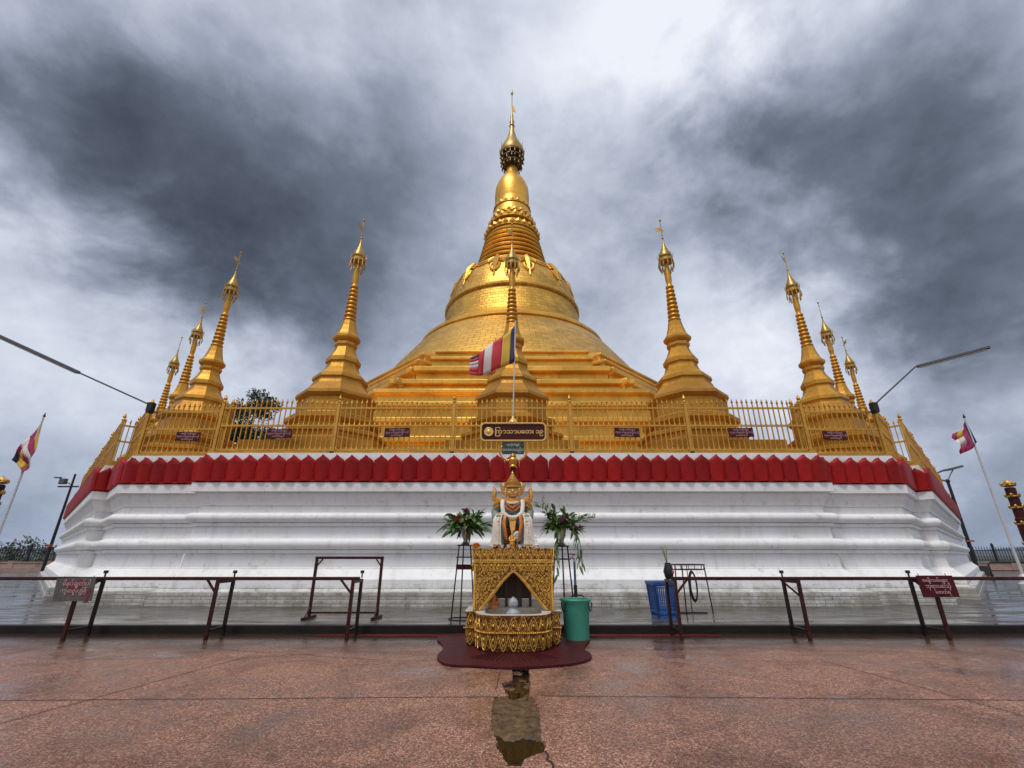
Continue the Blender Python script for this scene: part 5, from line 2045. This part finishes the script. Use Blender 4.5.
# wire ring stand with a coil of hose
ps = gp(694, 614, PAV_Z)
ws = empty('wire_stand', (ps.x, ps.y, PAV_Z), 0, 'rusty wire hoop stand with a hanging hose coil beside the blue basket', 'stand')
hz = .98
b = MB()
b.tube([(.36 * cos(2 * pi * i / 28), .26 * sin(2 * pi * i / 28), hz) for i in range(29)], .012, 6, False)
b.tube([(.34 * cos(2 * pi * i / 28), .24 * sin(2 * pi * i / 28), hz - .10) for i in range(29)], .009, 6, False)
for k in range(7):
    a = 2 * pi * k / 7
    b.tube([(.36 * cos(a), .26 * sin(a), hz), (.34 * cos(a), .24 * sin(a), hz - .1)], .008, 5)
b.build('hoop', M['rail_dark'], ws, True, 40)
b = MB()
for a in (0.05, 2.2, 4.1):
    b.tube([(.36 * cos(a), .26 * sin(a), hz), (.42 * cos(a), .30 * sin(a), .0)], .014, 6)
b.build('leg_frame', M['rail_dark'], ws, True, 40)
b = MB()
b.tube([(-.36, 0, .02), (.3, .02, .02)], .016, 6)
b.tube([(-.03, 0, .02), (-.03, 0, hz)], .010, 6)
b.build('centre_bar', M['rail_dark'], ws, True, 40)
b = MB()
for j in range(3):
    b.tube([(-.04 + (.085 - .012 * j) * cos(2 * pi * i / 24), -.27 - .015 * j, hz - .42 + (.30 - .02 * j) * sin(2 * pi * i / 24)) for i in range(25)], .012, 6)
b.build('hose_coil', M['black'], ws, True, 40)

# incense bundle tied to the barrier end
pj = at(668.5, 575, 8.62)
js = empty('incense_holder', (pj.x, 8.60, .90), 0, 'dark bundle with pale incense sticks tied to the barrier end', 'incense holder')
b = MB()
b.lathe([(.05, 0), (.075, .05), (.085, .14), (.06, .22), (.05, .26), (.06, .27), (.03, .27)], 12)
b.build('pouch', M['black'], js, True, 40)
b = MB()
for i in range(7):
    q = random.Random(i)
    b.tube([(q.uniform(-.02, .02), q.uniform(-.02, .02), .2), (q.uniform(-.12, .04), q.uniform(-.05, .05), q.uniform(.45, .58))], .005, 4)
b.build('stick_bristle', M['leaf_pale'], js)
b = MB()
b.ball((.05, -.06, .12), (.03, .02, .035), 8, 6)
b.build('tag', M['tap_red'], js, True)

# ------------------------------------------------------------------ street lights
def floodlight_pole():
    top = at(75.5, 474, 31.0)
    r = empty('street_light', (top.x, 31.0, PAV_Z), 0, 'tall dark lamp pole with box floodlight behind the plinth', 'street light')
    H = top.z - PAV_Z
    MB().tube([(0, 0, 0), (0, 0, H)], [.10, .06], 10).build('pole', M['black'], r, True, 40)
    b = MB()
    b.tube([(-.9, 0, H - .85), (.5, 0, H - .85)], .05, 6)
    b.build('cross_arm', M['black'], r)
    b = MB()
    b.box((-.55, -.12, H - .52), (.42, .2, .36))
    b.box((-.55, -.23, H - .52), (.34, .02, .28))
    b.build('floodlight', M['lamp_grey'], r)
    b = MB()
    b.tube([(0, 0, H - .75), (-.55, -.1, H - .45), (-.85, -.15, H - .3)], .03, 6)
    b.box((-.95, -.15, H - .27), (.42, .16, .07))
    b.build('bracket_lamp', M['lamp_grey'], r)
    b = MB()
    b.box((0, -.12, 1.75), (.3, .14, .14))
    b.build('junction_box', M['tap_red'], r)


def solar_pole():
    Y = 30.0
    base = at(976, 569, Y)
    top = at(949, 481, Y)
    r = empty('street_light', ((base.x + top.x) / 2, Y, PAV_Z), 0, 'slim solar street light with curved twin head arm beside the far flagpole', 'street light')
    H = top.z - PAV_Z
    MB().tube([(0, 0, 0), (0, 0, H)], [.12, .08], 10).build('pole', M['black'], r, True, 40)
    b = MB()
    b.tube([(0, 0, H), (-.5, -.05, H + .06), (-.95, -.1, H + .1), (-.6, -.05, H + .5), (-.1, 0, H + .68), (.5, 0, H + .78), (1.35, 0, H + 1.0)], [.05, .05, .05, .05, .06, .08, .06], 6)
    b.tube([(0, 0, H), (.35, 0, H + .45), (.6, 0, H + .72)], .035, 6)
    b.build('curved_arm', M['lamp_grey'], r, True, 40)
    b = MB()
    b.tube([(.3, -.02, H + .72), (1.3, -.02, H + .95)], .11, 4, flat=.5)
    b.build('lamp_head', M['lamp_grey'], r)
    b = MB()
    b.ball((0, 0, H), .13, 10, 8)
    b.build('collar', M['black'], r, True)
    b = MB()
    b.box((0, -.12, 2.0), (.5, .1, .1))
    b.build('junction_box', M['tap_red'], r)
    b = MB()
    b.box((0, 0, .28), (.9, .9, .55), 0, .75)
    b.build('footing', M['black'], r)


floodlight_pole()
solar_pole()


# ornate posts at both edges
def ornate_post(px, py, Y, label):
    t_ = at(px, py, Y)
    r = empty('ornate_post', (t_.x, Y, 0), 0, label, 'post', 'ornate red and gold posts at the court edge')
    H = t_.z
    b = MB()
    b.lathe([(.12, 0), (.12, H - .9), (.10, H - .88), (.10, H - .2), (.07, H - .18)], 12)
    b.build('shaft', M['sign_brown'], r, True, 40)
    for z in (H - .16, H - .42, H - .68, H - 1.05, H - 1.5):
        b = MB()
        b.lathe([(.09, z), (.125, z + .01), (.135, z + .03), (.12, z + .05), (.09, z + .06)], 12)
        for k in range(5):
            a = 2 * pi * k / 5
            b.ball((.115 * cos(a), .115 * sin(a), z + .06), (.035, .035, .05), 6, 5)
        b.build('gilded_band', M['filigree'], r, True, 40)
    b = MB()
    b.lathe([(.07, H - .12), (.085, H - .09), (.07, H - .04), (.03, H - .01), (0, H + .03)], 12)
    b.build('gilded_tip', M['carve'], r, True, 40)


ornate_post(1006.5, 480, 11.0, 'ornate red and gold post near the solar street light')
ornate_post(3.5, 477, 11.0, 'ornate red and gold post near the flag over the grey-signed barrier')

# ------------------------------------------------------------------ perimeter walls, fences, hills, trees
for sx, lab, lab2 in ((-1, 'low faded pink boundary wall behind the floodlight pole', 'dark picket fence on the boundary wall behind the floodlight pole'),
                      (1, 'low faded pink boundary wall behind the solar street light', 'dark picket fence on the boundary wall behind the solar street light')):
    w0, w1 = 27.0, 66.0
    PY_ = 38.0
    b = MB()
    b.box((sx * (w0 + w1) / 2, PY_, .42), (w1 - w0, .4, .62))
    b.box((sx * (w0 + w1) / 2, PY_, .76), (w1 - w0, .5, .07))
    b.box((sx * (w0 + w1) / 2, PY_ - 2.4, .27), (w1 - w0, .3, .3))
    for i in range(14):
        x = sx * (w0 + .3 + (w1 - w0 - .6) * i / 13)
        b.box((x, PY_, .48), (.46, .48, .74))
    o = b.build('boundary_wall', M['pink_wall'])
    tag(o, lab, 'wall', 'pink boundary walls')
    f = empty('boundary_fence', (sx * w0, PY_, .80), 0, lab2, 'fence', 'dark boundary fences')
    b = MB()
    Ln = w1 - w0
    for z in (.12, .85):
        b.box((sx * Ln / 2, 0, z), (Ln, .04, .05))
    n = int(Ln / .22)
    for i in range(n):
        x = sx * Ln * (i + .5) / n
        b.tube([(x, 0, .05), (x, 0, 1.05), (x, 0, 1.15)], [.022, .022, .003], 4)
    b.build('picket_grille', M['black'], f)
    for i in range(8):
        b = MB()
        b.box((sx * (Ln * i / 7), 0, .6), (.12, .12, 1.2))
        b.lathe([(.08, 1.2), (.1, 1.24), (.07, 1.32), (0, 1.42)], 8, c=(sx * (Ln * i / 7), 0, 0))
        b.build('post', M['black'], f)
# low rail in front of the wall on the solar-light side
lr = empty('low_rail', (at(1012, 580, 24).x, 24, PAV_Z), 0, 'low dark hoop rail on the wet court beyond the far flagpole', 'rail')
b = MB()
b.tube([(-.9, 0, 0), (-.9, 0, .75), (-.75, 0, .85), (3, 0, .85)], .04, 6)
b.tube([(.6, 0, 0), (.6, 0, .85)], .04, 6)
b.build('hoop', M['black'], lr, True, 40)
b = MB()
b.tube([(-.9, 0, .45), (3, 0, .45)], .025, 6)
b.build('mid_bar', M['black'], lr)


def tree(loc, H, crown, label, seed, nleaf, leaf, cat='tree', trunk_r=.22, m='tree_leaf', name='tree'):
    """trunk with limbs, and a crown of leaf clumps scattered through uneven lobes; crown = [(centre, radii)]"""
    r = empty(name, loc, 0, label, cat)
    q = random.Random(seed)
    b = MB()
    top = Vector(crown[0][0])
    b.tube([(0, 0, 0), (.1, 0, H * .35), (q.uniform(-.3, .3), 0, H * .7), tuple(top)], [trunk_r, trunk_r * .75, trunk_r * .5, .05], 8)
    for c, rad_ in crown:
        c = Vector(c)
        s = Vector((.1, 0, max(.3, c.z * .55)))
        b.tube([s, s.lerp(c, .6) + Vector((0, 0, -.3)), c], [trunk_r * .45, trunk_r * .3, .03], 6)
    b.build('trunk', M['bark'], r, True, 40)
    b = MB()
    for c, rad_ in crown:
        c = Vector(c)
        vol = rad_[0] * rad_[1] * rad_[2]
        k = int(nleaf * vol ** .67)
        for i in range(k):
            d = Vector((q.gauss(0, 1), q.gauss(0, 1), q.gauss(0, 1))).normalized() * (q.random() ** .38)
            p = c + Vector((d.x * rad_[0], d.y * rad_[1], d.z * rad_[2]))
            if mnoise.noise(p * (1.1 / max(rad_[0], .6)) + Vector((seed, 0, 0))) < -.10:
                continue
            for _ in range(3):
                pp = p + Vector((q.gauss(0, leaf), q.gauss(0, leaf), q.gauss(0, leaf)))
                a = Vector((q.gauss(0, 1), q.gauss(0, 1), q.gauss(0, .7))).normalized()
                s = a.orthogonal().normalized()
                l = leaf * q.uniform(.8, 1.5)
                b.face([pp - a * l, pp + s * l * .42, pp + a * l, pp - s * l * .42])
    b.build('crown', M[m], r)
    return r


tree((-34.9, 58, -.5), 18, [((.2, 0, 21.6), (1.9, 1.6, 1.5)), ((-1.9, .3, 20.0), (2.1, 1.6, 1.7)), ((1.9, 0, 20.2), (2.0, 1.5, 1.6)), ((.2, -.3, 18.2), (2.7, 1.8, 2.0)), ((-2.0, 0, 16.6), (2.2, 1.6, 1.8)), ((2.0, .2, 16.2), (2.1, 1.6, 1.8)), ((.1, 0, 13.8), (2.4, 1.6, 2.0)), ((-2.3, 0, 12.8), (1.9, 1.2, 1.6)), ((2.3, 0, 12.4), (1.8, 1.2, 1.5))],
     'tall dark green tree rising behind the gold railing between two small stupas', 5, 190, .17, trunk_r=.3)
for i, (x, y, h, w, lab) in enumerate(((-47, 46, 3.6, 1.7, 'rounded dark shrub behind the boundary fence, beside the hedge gap'), (-42.5, 44, 2.6, 1.4, 'low dark shrub behind the boundary fence near the floodlight pole'), (-38.5, 45, 3.1, 1.6, 'taller dark shrub behind the boundary fence close to the plinth'), (-52.5, 48, 3.4, 1.9, 'wide dark shrub at the far end of the boundary fence'))):
    tree((x, y, -.5), h * .5, [((0, 0, h * .62), (w * .8, w * .7, h * .4)), ((-w * .8, 0, h * .45), (w * .7, w * .6, h * .36)), ((w * .8, .1, h * .48), (w * .7, w * .6, h * .34))], lab, 40 + i, 120, .10, 'shrub', .08, name='shrub')

b = MB()
q = random.Random(7)
for ring in ((1500, 26, 1.7), (2000, 42, 4.1)):
    rad_, hgt, ph = ring
    n = 180
    for k in range(n):
        def hh_(i):
            a = 2 * pi * i / n
            return -1 + hgt * (.35 + .3 * sin(a * 5 + ph) + .22 * sin(a * 11 + ph * 2) + .13 * sin(a * 23 + ph))
        a0, a1 = 2 * pi * k / n, 2 * pi * (k + 1) / n
        i0, i1 = k, (k + 1) % n
        p = lambda a, r_, z: (r_ * cos(a), r_ * sin(a), z)
        b.face([p(a0, rad_ - 250, -2), p(a1, rad_ - 250, -2), p(a1, rad_, hh_(i1)), p(a0, rad_, hh_(i0))])
        b.face([p(a0, rad_, hh_(i0)), p(a1, rad_, hh_(i1)), p(a1, rad_ + 250, -2), p(a0, rad_ + 250, -2)])
bmesh.ops.remove_doubles(b.bm, verts=b.bm.verts, dist=.01)
tag(b.build('hills', M['far_hill'], None, True), kind='structure')
